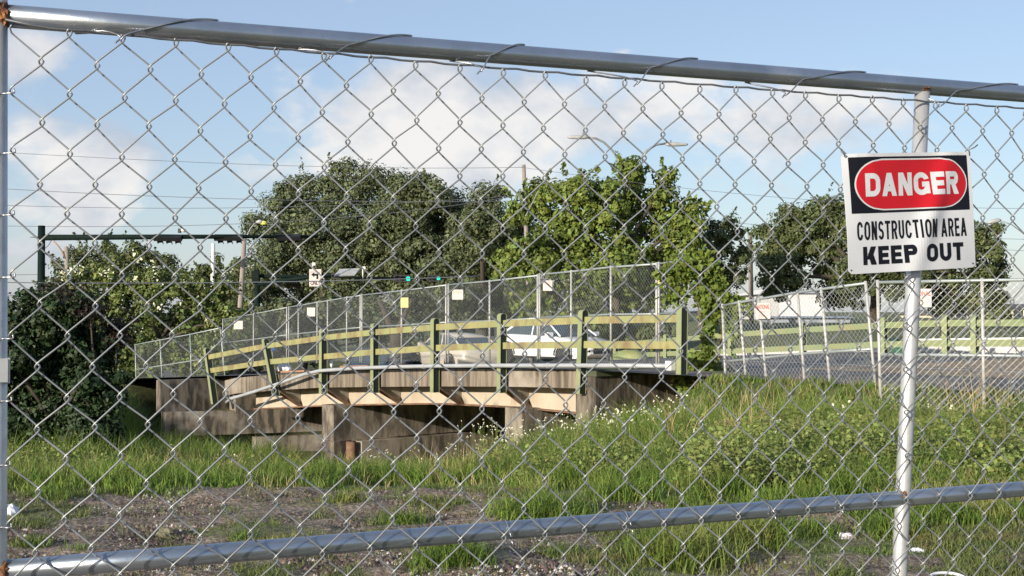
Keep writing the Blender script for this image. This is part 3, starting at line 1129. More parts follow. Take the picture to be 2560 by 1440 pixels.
cp = onroad(at(1388, 900, 45.0))
make_car('white sedan stopped on the road behind the bridge railing', cp, math.radians(-52), 'car_white').scale = (1.07, 1.07, 1.03)
cp = at(1138, 900, 47.0)
cp.z = -.84
make_car('pale cream car half hidden by the railing, left of the white sedan', cp, math.radians(118), 'car_cream')
cp = at(950, 900, 47.0)
cp.z = -1.38
make_car('dark blue car low behind the bridge edge, only its roof and windscreen showing', cp, math.radians(-108), 'car_blue')
cp = at(2535, 870, 66.0)
cp.z = at(2535, 888, 66).z
make_car('small white car far off behind the green railing at the right edge', cp, math.radians(180), 'car_white')


# ------------------------------------------------------------------ trees and bushes
def tri_leaf_mesh(name, P, Nn, size, aspect=.62, seed=0):
    """pointed leaf-shaped faces (two triangles folded on the midrib) at P facing Nn"""
    r = np.random.default_rng(seed)
    n = len(P)
    a = r.normal(size=(n, 3))
    u = np.cross(Nn, a)
    u /= np.linalg.norm(u, axis=1, keepdims=True) + 1e-9
    w = np.cross(Nn, u)
    s = (size * np.clip(np.exp(r.normal(size=n) * .38), .45, 1.9) * .92)[:, None]
    fold = Nn * s * r.uniform(-.15, .25, n)[:, None]
    v0 = P - u * s * .5
    v1 = P + w * s * aspect * .5 + fold
    v2 = P + u * s * .5
    v3 = P - w * s * aspect * .5 + fold
    V = np.stack([v0, v1, v2, v3], 1).reshape(-1, 3)
    i = np.arange(n) * 4
    tris = np.concatenate([np.stack([i, i + 1, i + 2], 1), np.stack([i, i + 2, i + 3], 1)])
    return npmesh(name, V, tris=tris)


def foliage_points(lobes, Y, n, clump, r, flat=.8, droop=0.0, fill=.25, depth=.75, ysp=.5):
    area = np.array([rx * ry for _, _, rx, ry in lobes], float)
    area /= area.sum()
    P, Nn = [], []
    cents = []
    for (x, y, rx, ry), w in zip(lobes, area):
        k = Y / F
        c = np.array(at(x, y, Y + r.uniform(-ysp, ysp)))
        R = np.array([rx * k, (rx + ry) * .5 * k * depth, ry * k])
        cents.append((c, R))
        nl = int(n * w * (1 - fill))
        nc = max(6, int(2.6 * (R[0] * R[2]) / clump ** 2))
        dirs = r.normal(size=(nc, 3))
        dirs /= np.linalg.norm(dirs, axis=1, keepdims=True)
        cc = c + dirs * R * r.uniform(.62, 1.0, (nc, 1))
        cs = clump * r.uniform(.55, 1.35, nc)
        which = r.integers(0, nc, nl)
        g = r.normal(size=(nl, 3))
        g /= np.linalg.norm(g, axis=1, keepdims=True)
        rad = r.uniform(0, 1, nl) ** .45
        pp = cc[which] + g * (rad * cs[which])[:, None] * np.array([1, 1, flat])
        out = g * 1.35 + (pp - c) / (np.linalg.norm(pp - c, axis=1, keepdims=True)) * .4 + np.array([0, 0, .4]) + r.normal(size=(nl, 3)) * .34
        P.append(pp)
        Nn.append(out)
        nf = int(n * w * fill)
        d2 = r.normal(size=(nf, 3))
        d2 /= np.linalg.norm(d2, axis=1, keepdims=True)
        P.append(c + d2 * R * (r.uniform(0, 1, (nf, 1)) ** .5) * .75)
        Nn.append(d2 + r.normal(size=(nf, 3)) * .7)
    P = np.concatenate(P)
    Nn = np.concatenate(Nn)
    Nn /= np.linalg.norm(Nn, axis=1, keepdims=True) + 1e-9
    return P, Nn, cents


def tree(name, label, cat, lobes, Y, basex, leaf, n, m, clump, seed, trunk_r=.22, flat=.8, fill=.25, group=None, sprigs=0, extra=None, depth=.75, ysp=.8, twigs=True):
    r = np.random.default_rng(seed)
    k = Y / F
    base = at(basex, 900, Y)
    base.z = float(gz(base.x, base.y)) - .1
    root = thing(name, label, cat, base, group)
    P, Nn, cents = foliage_points(lobes, Y, n, clump, r, flat, fill=fill, depth=depth, ysp=ysp)
    keep = P[:, 2] > gz(P[:, 0], P[:, 1]) + .02
    P, Nn = P[keep], Nn[keep]
    if sprigs:  # loose sprays beyond the outline
        ex, en = [], []
        for c, R in cents:
            for j in range(sprigs):
                d = r.normal(size=3)
                d[2] = abs(d[2]) * .9 + .1
                d /= np.linalg.norm(d)
                st_ = c + d * R * .92
                ln = clump * r.uniform(.7, 1.5)
                q = r.uniform(0, 1, 26)[:, None]
                ex.append(st_ + (d + [0, 0, .3]) * ln * q + r.normal(size=(26, 3)) * .07 * (1.3 - q))
                en.append(r.normal(size=(26, 3)) + [0, -.3, .5])
        ex, en = np.concatenate(ex), np.concatenate(en)
        en /= np.linalg.norm(en, axis=1, keepdims=True)
        P, Nn = np.concatenate([P, ex]), np.concatenate([Nn, en])
    crown = link('crown', tri_leaf_mesh('crown', P, Nn, leaf, seed=seed), m, root)
    tk = MB()
    zc = max(c[2] for c, R in cents)
    mid = Vector((base.x + .2, base.y, base.z + (zc - base.z) * .42))
    tk.tube([base, base.lerp(mid, .5) + Vector((r.uniform(-.1, .1), 0, 0)), mid], [trunk_r, trunk_r * .85, trunk_r * .75], 10)
    tk.build('trunk', 'bark', root, smooth=True)
    if twigs:
        lb = MB()
        for c, R in cents:
            e = Vector(c)
            m1 = mid.lerp(e, .5) + Vector((r.uniform(-.3, .3), r.uniform(-.3, .3), r.uniform(0, .4)))
            lb.tube([mid - ZUP * .1, m1, e], [trunk_r * .55, trunk_r * .4, trunk_r * .12], 7)
            for j in range(4):
                d = r.normal(size=3)
                d /= np.linalg.norm(d)
                d[2] = abs(d[2])
                lb.tube([m1.lerp(e, r.uniform(.3, 1)), Vector(c + d * R * .8)], [trunk_r * .16, trunk_r * .04], 5)
        lb.build('branches', 'bark', root, smooth=True)
    if extra:
        nm, mm_, cnt, sz, zlo = extra
        outer = np.argsort(-(P[:, 2] + r.normal(size=len(P)) * 1.2) + P[:, 1] * 1.2)[:max(cnt * 4, 1)]
        pick = r.choice(outer, cnt, replace=False)
        pp = P[pick] + np.array([0, -.08, .03])
        nn = r.normal(size=(cnt, 3)) + [-.4, -.6, .5]
        nn /= np.linalg.norm(nn, axis=1, keepdims=True)
        # blossoms in small heads
        pp = np.repeat(pp, 4, 0) + r.normal(size=(cnt * 4, 3)) * sz * .8
        nn = np.repeat(nn, 4, 0)
        o = link(nm, tri_leaf_mesh(nm, pp, nn, sz, .9, seed + 5), mm_, root)
        o['kind'] = 'stuff'
    return root


LOB_A = [(700, 560, 75, 90), (760, 500, 80, 75), (850, 470, 85, 72), (920, 455, 60, 55), (800, 600, 120, 90), (680, 650, 65, 80), (760, 720, 120, 80), (900, 560, 90, 80), (640, 720, 45, 70), (985, 500, 70, 60), (880, 660, 120, 90), (850, 760, 120, 70)]
tree('oak_tree', 'largest dark tree behind the traffic signal mast, its top under the white cloud', 'tree', LOB_A, 74, 800, .17, 76000, 'leaf_dark', .75, 1, trunk_r=.3, sprigs=1, ysp=2.5, fill=.3)
LOB_B = [(1050, 480, 85, 72), (1110, 540, 80, 70), (985, 560, 90, 90), (1030, 650, 110, 90), (1160, 640, 90, 90), (930, 690, 100, 90), (1100, 730, 120, 80), (990, 780, 120, 60)]
tree('oak_tree', 'dark round tree just right of the largest one, above the green traffic lights', 'tree', LOB_B, 70, 985, .17, 68000, 'leaf_dark', .75, 2, trunk_r=.3, sprigs=1, ysp=2.2, fill=.3)
LOB_C = [(1215, 545, 85, 80), (1180, 640, 80, 90), (1280, 600, 60, 80), (1250, 720, 90, 90), (1160, 760, 80, 70)]
tree('oak_tree', 'dark tree behind the tall wooden pole, left of the bright green tree', 'tree', LOB_C, 66, 1200, .16, 42000, 'leaf_dark', .7, 3, trunk_r=.28, sprigs=2, ysp=2, fill=.3)
LOB_D = [(1340, 520, 70, 70), (1420, 480, 60, 45), (1470, 520, 90, 80), (1570, 440, 45, 35), (1570, 500, 70, 60), (1660, 460, 40, 38), (1650, 540, 80, 70), (1400, 600, 95, 80),
         (1530, 620, 110, 80), (1730, 550, 50, 45), (1690, 600, 60, 50), (1670, 660, 70, 50), (1560, 680, 80, 50), (1330, 640, 60, 55), (1270, 670, 45, 35), (1450, 700, 110, 60), (1600, 720, 110, 70),  (1500, 800, 120, 55), (1360, 760, 80, 60)]
tree('maple_tree', 'bright green loose-leaved tree in the middle, rising over the fence and the double street lamp', 'tree', LOB_D, 52, 1530, .185, 46000, 'leaf_bright', .42, 4, trunk_r=.2, sprigs=5, ysp=1.6, fill=.20, flat=.9)
LOB_D2 = [(1800, 590, 50, 52), (1820, 680, 45, 60), (1760, 640, 50, 50), (1780, 740, 60, 50), (1860, 640, 20, 30)]
tree('slender_tree', 'darker loose tree between the bright tree and the danger sign', 'tree', LOB_D2, 55, 1800, .15, 11000, 'leaf_mid', .38, 14, trunk_r=.12, sprigs=5, fill=.15, ysp=1)
LOB_E = [(1990, 560, 70, 60), (2060, 520, 70, 48), (1940, 620, 75, 60), (2060, 620, 100, 80), (2180, 570, 90, 70), (2280, 560, 90, 70), (2380, 600, 80, 80), (2460, 610, 62, 75), (2200, 680, 120, 70),
         (1960, 690, 85, 60), (2350, 710, 110, 70), (2480, 690, 40, 50), (2100, 720, 90, 50), (2460, 760, 70, 50)]
tree('oak_tree', 'wide dark tree behind the danger sign at the right', 'tree', LOB_E, 62, 2180, .16, 76000, 'leaf_mid', .62, 5, trunk_r=.3, sprigs=2, ysp=2, fill=.3)
LOB_F = [(180, 680, 60, 50), (245, 640, 60, 38), (330, 640, 60, 36), (400, 660, 40, 30), (270, 690, 90, 45), (150, 720, 40, 30)]
tree('background_tree', 'thin dark tree standing behind the left traffic pole', 'tree', LOB_F, 84, 250, .2, 13000, 'leaf_mid', .55, 6, trunk_r=.2, sprigs=5, fill=.15, ysp=2)
LOB_G = [(460, 700, 60, 40), (540, 690, 55, 48), (600, 680, 35, 40), (520, 760, 80, 60), (600, 760, 50, 70)]
tree('background_tree', 'mid green tree behind the leaning lamp pole', 'tree', LOB_G, 80, 530, .2, 12000, 'leaf_mid', .55, 7, trunk_r=.2, sprigs=4, fill=.2, ysp=2)
LOB_H = [(150, 770, 80, 60), (210, 720, 70, 50), (320, 710, 90, 48), (420, 715, 90, 50), (520, 740, 80, 50), (230, 800, 90, 70), (350, 810, 110, 80), (480, 820, 100, 75), (580, 810, 60, 60), (400, 890, 120, 55), (520, 890, 90, 50), (300, 900, 80, 50)]
tree('flowering_bush', 'large light green bush with white blossom behind the dark shrub', 'bush', LOB_H, 50, 380, .15, 36000, 'leaf_hedge', .42, 8, trunk_r=.14, sprigs=5, fill=.25, extra=('blossom', 'blossom', 260, .09, 0), ysp=1.2)
LOB_I = [(700, 780, 70, 50), (800, 800, 80, 50), (900, 830, 80, 45), (660, 860, 70, 45), (760, 870, 80, 40), (1010, 840, 50, 45), (600, 900, 60, 40)]
tree('roadside_bush', 'dark bushes behind the fence left of the forked trunk', 'bush', LOB_I, 58, 760, .16, 18000, 'leaf_dark', .5, 9, trunk_r=.12, sprigs=2, fill=.25)
LOB_J = [(1560, 850, 80, 40), (1650, 850, 60, 45), (1480, 790, 60, 50)]
tree('roadside_bush', 'green bush right of the white sedan behind the railing', 'bush', LOB_J, 49, 1600, .14, 12000, 'leaf_mid', .35, 10, trunk_r=.1, sprigs=3, fill=.25)
LOB_K = [(70, 790, 80, 60), (160, 780, 70, 50), (50, 880, 90, 90), (170, 880, 110, 90), (260, 890, 60, 60), (120, 980, 140, 70), (240, 960, 70, 50), (20, 980, 80, 70), (-60, 880, 100, 120), (120, 1040, 150, 50), (0, 1050, 90, 50), (240, 1030, 60, 40), (60, 1100, 120, 60), (190, 1090, 110, 50), (-80, 1060, 90, 90)]
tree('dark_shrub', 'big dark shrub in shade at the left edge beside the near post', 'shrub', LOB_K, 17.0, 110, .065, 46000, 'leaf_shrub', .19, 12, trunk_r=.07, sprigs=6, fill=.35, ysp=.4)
LOB_L = [(150, 738, 55, 14), (225, 778, 50, 20), (290, 828, 34, 26)]
tree('purple_shrub', 'reddish purple shrub peeking over the dark shrub', 'shrub', LOB_L, 17.2, 240, .045, 3600, 'leaf_purple', .2, 13, trunk_r=.04, sprigs=4, fill=.2)
# forked trunk seen through the fence
ft = at(990, 868, 55.0)
fork = thing('forked_tree_trunk', 'bare forked brown trunk behind the fence in the middle', 'tree', (ft.x, ft.y, ft.z - 1))
MB().tube([ft - ZUP * 1.3, at(992, 855, 55), at(988, 835, 55)], [.34, .30, .26], 10).build('trunk', 'bark', fork, smooth=True)
MB().tube([at(988, 838, 55), at(975, 812, 55), at(962, 780, 55), at(945, 745, 55)], [.2, .16, .12, .07], 8).build('limb', 'bark', fork, smooth=True)
MB().tube([at(989, 838, 55), at(1000, 815, 55), at(1010, 790, 55), at(1030, 750, 55)], [.18, .15, .11, .07], 8).build('limb', 'bark', fork, smooth=True)

# ------------------------------------------------------------------ vine on the fence corner
vr = np.random.default_rng(77)
vp = at(1775, 1000, 20.6)
vine = thing('climbing_vine', 'bright yellow-green vine climbing over the fence corner beside the bridge end', 'vine', (vp.x, vp.y, float(gz(vp.x, vp.y))))
VL = [(1690, 690, 42, 26, 500), (1735, 665, 42, 32, 900), (1770, 690, 34, 48, 900), (1800, 760, 20, 48, 700), (1775, 740, 28, 40, 600), (1770, 820, 18, 60, 500), (1768, 900, 16, 40, 350), (1740, 905, 45, 22, 500),
      (1770, 960, 46, 50, 1900), (1700, 740, 40, 30, 260), (1830, 800, 26, 60, 260), (1850, 770, 30, 30, 150), (1725, 950, 34, 30, 800), (1765, 1020, 44, 50, 1100), (1800, 960, 26, 30, 500), (1660, 685, 30, 20, 120)]
P, Nn = [], []
for x, y, rx, ry, n in VL:
    n = int(n * .6)
    k = 20.6 / F
    g = vr.normal(size=(n, 3)) * .5
    P.append(np.array(at(x, y, 20.9)) + g * np.array([rx * k, .16, ry * k]))
    Nn.append(vr.normal(size=(n, 3)) * .6 + [-.3, -.8, .5])
P, Nn = np.concatenate(P), np.concatenate(Nn)
Nn /= np.linalg.norm(Nn, axis=1, keepdims=True)
o = link('leaves', tri_leaf_mesh('leaves', P, Nn, .085, .8, 78), 'leaf_vine', vine)
st = MB()
for j in range(6):
    x0 = 1775 + vr.uniform(-20, 20)
    st.tube([at(x0, 1050, 20.8), at(x0 + vr.uniform(-12, 12), 930, 20.9), at(x0 + vr.uniform(-18, 18), 800, 20.95), at(x0 + vr.uniform(-60, 20), 690, 20.95)], .008, 5)
st.build('stem', 'stick', vine)


# ------------------------------------------------------------------ poles, lamps, signals, cables
def pole(name, label, cat, x0, y0, x1, y1, Y, r0, r1, m, ground_=True):
    t_, b_ = at(x0, y0, Y), at(x1, y1, Y)
    d = (b_ - t_).normalized()
    g = float(gz(b_.x, b_.y)) - .2
    if ground_ and b_.z > g:
        b_ = b_ + d * ((b_.z - g) / max(.2, -d.z))
    root = thing(name, label, cat, b_)
    MB().tube([b_, t_], [r1, r0], 12).build('pole_shaft', m, root, smooth=True)
    return root


wp = pole('utility_pole', 'tall weathered wooden pole between the dark trees and the bright tree', 'pole', 1309, 412, 1318, 640, 56, .085, .12, 'wood_pole')
MB().tube([at(1314, 540, 49.8), at(1335, 500, 49.8), at(1345, 478, 49.8)], .02, 6).build('cross_brace', 'steel_pole', wp)
wp2 = pole('wooden_pole', 'short wooden pole with curved cable beside the left traffic pole', 'pole', 166, 617, 169, 745, 62, .10, .13, 'wood_pole')
MB().tube([at(163, 646, 61.9), at(158, 634, 61.9), at(148, 618, 61.9), at(135, 603, 61.9)], .035, 6).build('cable_guard', 'orange_wood', wp2, smooth=True)
lp = pole('leaning_lamp_pole', 'thin leaning street lamp pole with a yellowed lamp over the left bushes', 'street lamp', 611, 595, 596, 850, 57, .10, .15, 'wood_pole')
MB().tube([at(612, 604, 57), at(618, 590, 57), at(626, 572, 57), at(636, 559, 57), at(646, 556, 57)], .035, 7).build('lamp_arm', 'steel_pole', lp, smooth=True)
MB().tube([at(640, 556, 57), at(648, 554, 57), at(656, 556, 57)], [.05, .10, .10], 10).build('lamp_head', 'lamp_head', lp, smooth=True)
MB().tube([at(650, 557, 57), at(656, 557, 57), at(664, 558, 57), at(667, 558, 57)], [.06, .10, .09, .03], 10).build('lamp_lens', 'lamp_yellow', lp, smooth=True)
pole('white_post', 'short white post with cable braces left of the leaning lamp', 'pole', 533, 609, 532, 662, 66, .10, .10, 'white_part')
b_ = MB()
dl = thing('double_street_lamp', 'double-armed grey street lamp rising behind the bright tree', 'street lamp', at(1572, 900, 60))
base = at(1572, 900, 60)
MB().tube([Vector((base.x, base.y, -1.2)), at(1573, 395, 60)], [.17, .08], 12).build('pole_shaft', 'steel_pole', dl, smooth=True)
MB().tube([at(1571, 432, 60), at(1552, 405, 60), at(1530, 375, 60), at(1510, 356, 60), at(1490, 346, 60), at(1466, 344, 60)], .05, 8).build('lamp_arm', 'steel_pole', dl, smooth=True)
MB().tube([at(1574, 432, 60), at(1600, 398, 60), at(1618, 376, 60), at(1640, 362, 60), at(1668, 358, 60)], .05, 8).build('lamp_arm', 'steel_pole', dl, smooth=True)
for (xa, xb, y) in ((1468, 1418, 343), (1666, 1720, 361)):
    p0, p1 = at(xa, y, 60), at(xb, y, 60)
    u_ = (p1 - p0).normalized()
    hd = MB()
    hd.tube([p0 - u_ * .05, p0 + u_ * .12, p0.lerp(p1, .5), p1 - u_ * .1, p1], [.05, .10, .10, .07, .03], 10)
    h_ = hd.build('lamp_head', 'lamp_head', dl, smooth=True)
    MB().tube([p0 + u_ * .2 + ZUP * .09, p0 + u_ * .2 + ZUP * .20], .04, 8).build('photocell', 'steel_pole', h_, smooth=True)
rl = thing('street_lamp', 'pale street lamp head on a thin arm right of the danger sign', 'street lamp', at(2575, 900, 52))
bq = at(2575, 900, 52)
MB().tube([Vector((bq.x, bq.y, 0)), at(2578, 610, 52)], [.12, .08], 10).build('pole_shaft', 'steel_pole', rl, smooth=True)
MB().tube([at(2578, 612, 52), at(2560, 585, 52), at(2530, 562, 52), at(2500, 551, 52)], .022, 7).build('lamp_arm', 'steel_pole', rl, smooth=True)
MB().tube([at(2502, 550, 52), at(2495, 551, 52), at(2480, 554, 52), at(2467, 557, 52)], [.04, .10, .09, .04], 10).build('lamp_head', 'lamp_head', rl, smooth=True)
pole('wooden_pole', 'wooden pole top poking out between the bright tree and the right dark tree', 'pole', 1875, 581, 1876, 640, 70, .12, .14, 'wood_pole')


def signal_head(label, x0, y0, x1, y1, Y, faces, lit=None, group='horizontal traffic lights on the green masts', w=.17, look=(-.1, -1, -.05), lens_m=None):
    p0, p1 = at(x0, y0, Y), at(x1, y1, Y)
    root = thing('traffic_signal', label, 'traffic light', p0.lerp(p1, .5), group)
    ax = (p1 - p0) / 2
    n_ = Vector(look).normalized()
    up = ax.normalized().cross(n_)
    if up.z < 0:
        up = -up
    c = p0.lerp(p1, .5)
    MB().box(c, ax, n_ * .09, up * w).build('housing', 'black', root)
    for i in range(3):
        cc = c + ax * ((i - 1) * .64)
        rr = min(w * .82, ax.length * .29)
        vs = MB()
        # visor: open half tube
        k = 10
        ring = []
        for dd in (.092, .30):
            for j in range(k + 1):
                an = math.pi * (-.15 + 1.3 * j / k)
                ring.append(cc + n_ * dd + ax.normalized() * (math.cos(an) * rr) + up * (math.sin(an) * rr))
        vs.add(ring, [(j, j + 1, k + 2 + j, k + 1 + j) for j in range(k)])
        vs.build('visor', 'black', root)
        MB().tube([cc + n_ * .088, cc + n_ * .10], rr * .92, 14).build('lens', 'lens_green' if lit == i else 'lens_dark', root)
    return root


mast = thing('signal_mast', 'dark green traffic pole at the left with its long horizontal arm', 'traffic pole', at(104, 900, 53))
tp = at(104, 567, 53)
MB().tube([Vector((tp.x, tp.y, -1.9)), tp], [.17, .145], 14).build('pole_shaft', 'signal_green', mast, smooth=True)
MB().tube([tp, tp + ZUP * .05], [.16, .13], 14).build('pole_cap', 'signal_green', mast, smooth=True)
MB().tube([at(104, 594, 53), at(450, 592, 54), at(795, 591, 55)], [.125, .10, .055], 12).build('mast_arm', 'signal_green', mast, smooth=True)
MB().tube([at(75, 593, 53), at(95, 593, 53)], [.015, .05], 6).build('arm_clamp', 'steel_pole', mast)
MB().tube([at(129, 600, 53), at(122, 612, 53), at(114, 620, 53), at(108, 618, 53)], .015, 5).build('cable', 'black', mast)
MB().box(at(449, 577, 53.8), (.05, 0, 0), (0, .09, 0), (0, 0, .09)).build('detector', 'black', mast)
MB().tube([at(452, 575, 53.8), at(464, 577, 53.8)], .07, 8).build('camera_unit', 'white_part', mast, smooth=True)
signal_head('dark traffic light seen edge-on, nearest the pole on the long left arm', 385, 594, 455, 595, 53.9, 3, look=(.1, .5, -.85), w=.15)
signal_head('dark traffic light in the middle of the long left arm', 536, 594, 608, 594, 54.4, 3, look=(.1, .5, -.85), w=.14)
signal_head('dark traffic light near the tip of the long left arm, before the oak', 692, 594, 752, 593, 54.8, 3, look=(.1, .5, -.85), w=.13)

mast2 = thing('signal_mast', 'second green traffic pole with a curved arm carrying the lane sign', 'traffic pole', at(643, 900, 63))
tp = at(643, 674, 63)
MB().tube([Vector((tp.x, tp.y, -1.9)), tp], [.15, .125], 14).build('pole_shaft', 'signal_green', mast2, smooth=True)
MB().tube([at(646, 690, 63), at(760, 692, 64), at(900, 694, 65), at(1110, 697, 67)], [.10, .08, .06, .04], 10).build('mast_arm', 'signal_green', mast2, smooth=True)
MB().tube([at(646, 711, 62.8), at(720, 700, 62.5), at(800, 689, 62.2), at(870, 684, 62)], [.11, .10, .09, .08], 12).build('mast_arm', 'signal_green', mast2, smooth=True)
MB().box(at(640, 692, 62.9), (.16, 0, 0), (0, .16, 0), (0, 0, .30)).build('arm_bracket', 'signal_green', mast2)
for x, y0, y1 in ((782, 658, 688), (907, 668, 696)):
    MB().tube([at(x, y1, 62), at(x, y0, 62)], .035, 8).build('antenna', 'white_part', mast2, smooth=True)
    MB().box(at(x + 3, y0 + 2, 61.95), (.07, 0, 0), (0, .05, 0), (0, 0, .07)).build('detector', 'white_part', mast2)
b1 = at(868, 681, 61.8)
sp = thing('solar_panel', 'small flat solar panel on the second traffic arm', 'solar panel', b1)
MB().box(b1, (.50, 0, .02), (.1, .25, .17), (0, -.02, .025)).build('panel_plate', 'lamp_head', sp)
MB().box(b1 - ZUP * .16 + Vector((.1, 0, 0)), (.25, 0, 0), (0, .12, 0), (0, 0, .10)).build('control_box', 'signal_green', sp)
signal_head('dark unlit traffic light beside the solar panel', 828, 690, 850, 691, 62, 3, look=(.15, -.95, 0), w=.14)
signal_head('traffic light showing green, the left one of the lit pair', 985, 695, 1028, 697, 65.5, 3, lit=2, look=(.1, -1, -.05), w=.19)
signal_head('traffic light showing green at the end of the second arm', 1068, 695, 1102, 696, 66.5, 3, lit=2, look=(.1, -1, -.05), w=.18)
# lane sign
C = [at(773, 716, 61.9), at(804, 716, 61.9), at(803, 673, 61.9), at(773, 673, 61.9)]
ls = thing('lane_sign', 'white lane sign with black arrow and the word ONLY hanging on the second traffic arm', 'sign', C[0])
MB().hexa([c + Vector((0, .02, 0)) for c in C], C).build('plate', 'notice', ls)
u_, v_ = C[1] - C[0], C[3] - C[0]
fnl = lambda a, bq_, off: C[0] + u_ * a + v_ * bq_ + Vector((0, -.012 - off, 0))
make_text('ONLY', fnl, (.12, .88, .08, .34), 'sign_black', ls, bold=.01)
ar = MB()
ar.add([fnl(*p, .002) for p in ((.58, .42), (.72, .42), (.72, .74), (.58, .74))], [(0, 1, 2, 3)])
ar.add([fnl(*p, .003) for p in ((.58, .62), (.58, .74), (.40, .74), (.40, .82), (.16, .68), (.40, .54), (.40, .62))], [(0, 1, 2, 3, 4, 5, 6)])
ar.build('arrow', 'sign_black', ls)

CAB = [('uppermost thin power line crossing the clouds', [(-60, 376), (20, 383), (420, 402), (650, 412), (1000, 420), (1310, 418)], 50, .009),
       ('power line running right from the wooden pole top', [(1310, 418), (1500, 448), (1740, 472), (1920, 490), (2200, 512), (2700, 520)], 50, .008),
       ('second power line from the top at the left', [(-60, 468), (20, 472), (320, 488), (620, 498), (1310, 502)], 58, .012),
       ('third power line from the top, above the traffic arm', [(-60, 511), (20, 513), (320, 519), (620, 521), (1000, 506), (1310, 488)], 58, .011),
       ('power line just above the left traffic arm, rising to the right', [(-60, 564), (20, 565), (300, 566), (600, 560), (900, 540), (1100, 518), (1310, 486)], 56, .011),
       ('thin cable low at the left edge', [(-60, 687), (40, 687), (100, 686)], 55, .012),
       ('thick low cable passing before the flowering bush', [(-60, 705), (100, 707), (350, 708), (640, 705), (1000, 698), (1200, 690)], 47, .018),
       ('upper cable between the bright tree and the danger sign', [(1700, 545), (1870, 560), (2110, 578), (2700, 600)], 66, .011),
       ('lower cable between the bright tree and the danger sign', [(1700, 556), (1870, 568), (2110, 590), (2700, 632)], 66, .010)]
for lab, pts, Y, r_ in CAB:
    xs_ = np.linspace(pts[0][0], pts[-1][0], 24)
    px = [p[0] for p in pts]
    py = [p[1] for p in pts]
    co = np.polyfit(px, py, min(3, len(px) - 1))
    c = MB().tube([at(x, float(np.polyval(co, x)), Y) for x in xs_], r_, 5).build('power_line', 'cable', smooth=True)
    tag(c, lab, 'power line')


# ------------------------------------------------------------------ buildings far off
def building(label, x0, x1, ytop, ybot, Y, m, roof, cols, rows, lower=None, depth=12, rise=1.0, name='distant_building'):
    a, c = at(x0, ytop, Y), at(x1, ytop, Y)
    z0 = min(float(gz(a.x, Y)), at(x0, ybot, Y).z) - .3
    root = thing(name, label, 'building', (a.x, Y, z0))
    MB().abox(a.x, c.x, Y, Y + depth, z0, a.z).build('wall', m, root)
    if lower:
        zl = at(x0, lower[0], Y).z
        MB().abox(a.x - .15, c.x + .15, Y - .25, Y - .01, z0, zl).build('lower_wall', lower[1], root)
    mb = MB()
    mb.hexa([(a.x - .3, Y - .3, a.z + .003), (c.x + .3, Y - .3, a.z + .003), (c.x + .3, Y + depth + .3, a.z + .003), (a.x - .3, Y + depth + .3, a.z + .003)],
            [(a.x - .1, Y + depth * .3, a.z + rise), (c.x + .1, Y + depth * .3, a.z + rise), (c.x + .1, Y + depth * .6, a.z + rise), (a.x - .1, Y + depth * .6, a.z + rise)])
    mb.build('roof', roof, root)
    W = c.x - a.x
    H_ = a.z - z0
    for i in range(cols):
        for j in range(rows):
            cx = a.x + W * (i + .5) / cols
            cz = z0 + H_ * (j + .55) / rows
            w_ = MB().abox(cx - .45, cx + .45, Y - .05, Y + .02, cz - .5, cz + .5).build('window', 'window_glass', root)
            MB().abox(cx - .55, cx + .55, Y - .09, Y - .052, cz - .62, cz - .52).build('sill', 'building_white', w_)
    return root


building('white windowless building right of the vine behind the railing', 1948, 2062, 733, 822, 78, 'building_white', 'building_white', 0, 0, depth=14, rise=.3)
building('low grey-blue annex beside the white building', 1925, 2125, 795, 826, 74, 'building_grey', 'building_grey', 0, 0, depth=3.5, rise=.1)
building('sunlit cream house seen through the foliage left of the white sedan', 1100, 1290, 755, 880, 84, 'building_cream', 'roof_dark', 4, 1, depth=9, rise=.9)
building('low cream building under the right dark tree', 2330, 2475, 786, 800, 110, 'building_cream', 'roof_dark', 5, 1, depth=9, rise=.4)
building('cream building with dark roof at the right edge of the view', 2500, 2680, 773, 800, 120, 'building_cream', 'roof_dark', 6, 1, depth=10, rise=.5)
wb = thing('white_barrier', 'low white rail fence beyond the green railing at the right', 'fence', at(2400, 850, 44))
for y in (846,):
    MB().tube([at(2250, y + 4, 46), at(2560, y, 44), at(2700, y, 43)], .04, 6).build('rail', 'white_part', wb, smooth=True)
for x in (2260, 2335, 2410, 2485, 2560, 2640):
    p = at(x, 844, 45)
    MB().tube([p, p - ZUP * .8], .04, 6).build('post', 'white_part', wb, smooth=True)
gb = at(2243, 862, 31)
bn = thing('waste_bin', 'dark green waste bin behind the railing left of the near post', 'bin', (gb.x, gb.y, gb.z - .35))
MB().hexa([gb + Vector(v) for v in ((-.22, -.2, -.4), (.22, -.2, -.4), (.22, .2, -.4), (-.22, .2, -.4))], [gb + Vector(v) for v in ((-.27, -.25, .1), (.27, -.25, .1), (.27, .25, .1), (-.27, .25, .1))]).build('bin_body', 'dumpster', bn)
MB().box(gb + ZUP * .13, (.29, 0, 0), (0, .27, 0), (0, 0, .025)).build('lid', 'dumpster', bn)

# small things on and behind the slab
p = bp(712, 927, .35)
lb = thing('white_sacks', 'lumpy white sacks on an orange plank at the left end of the bridge edge', 'sack', p)
rr = np.random.default_rng(5)


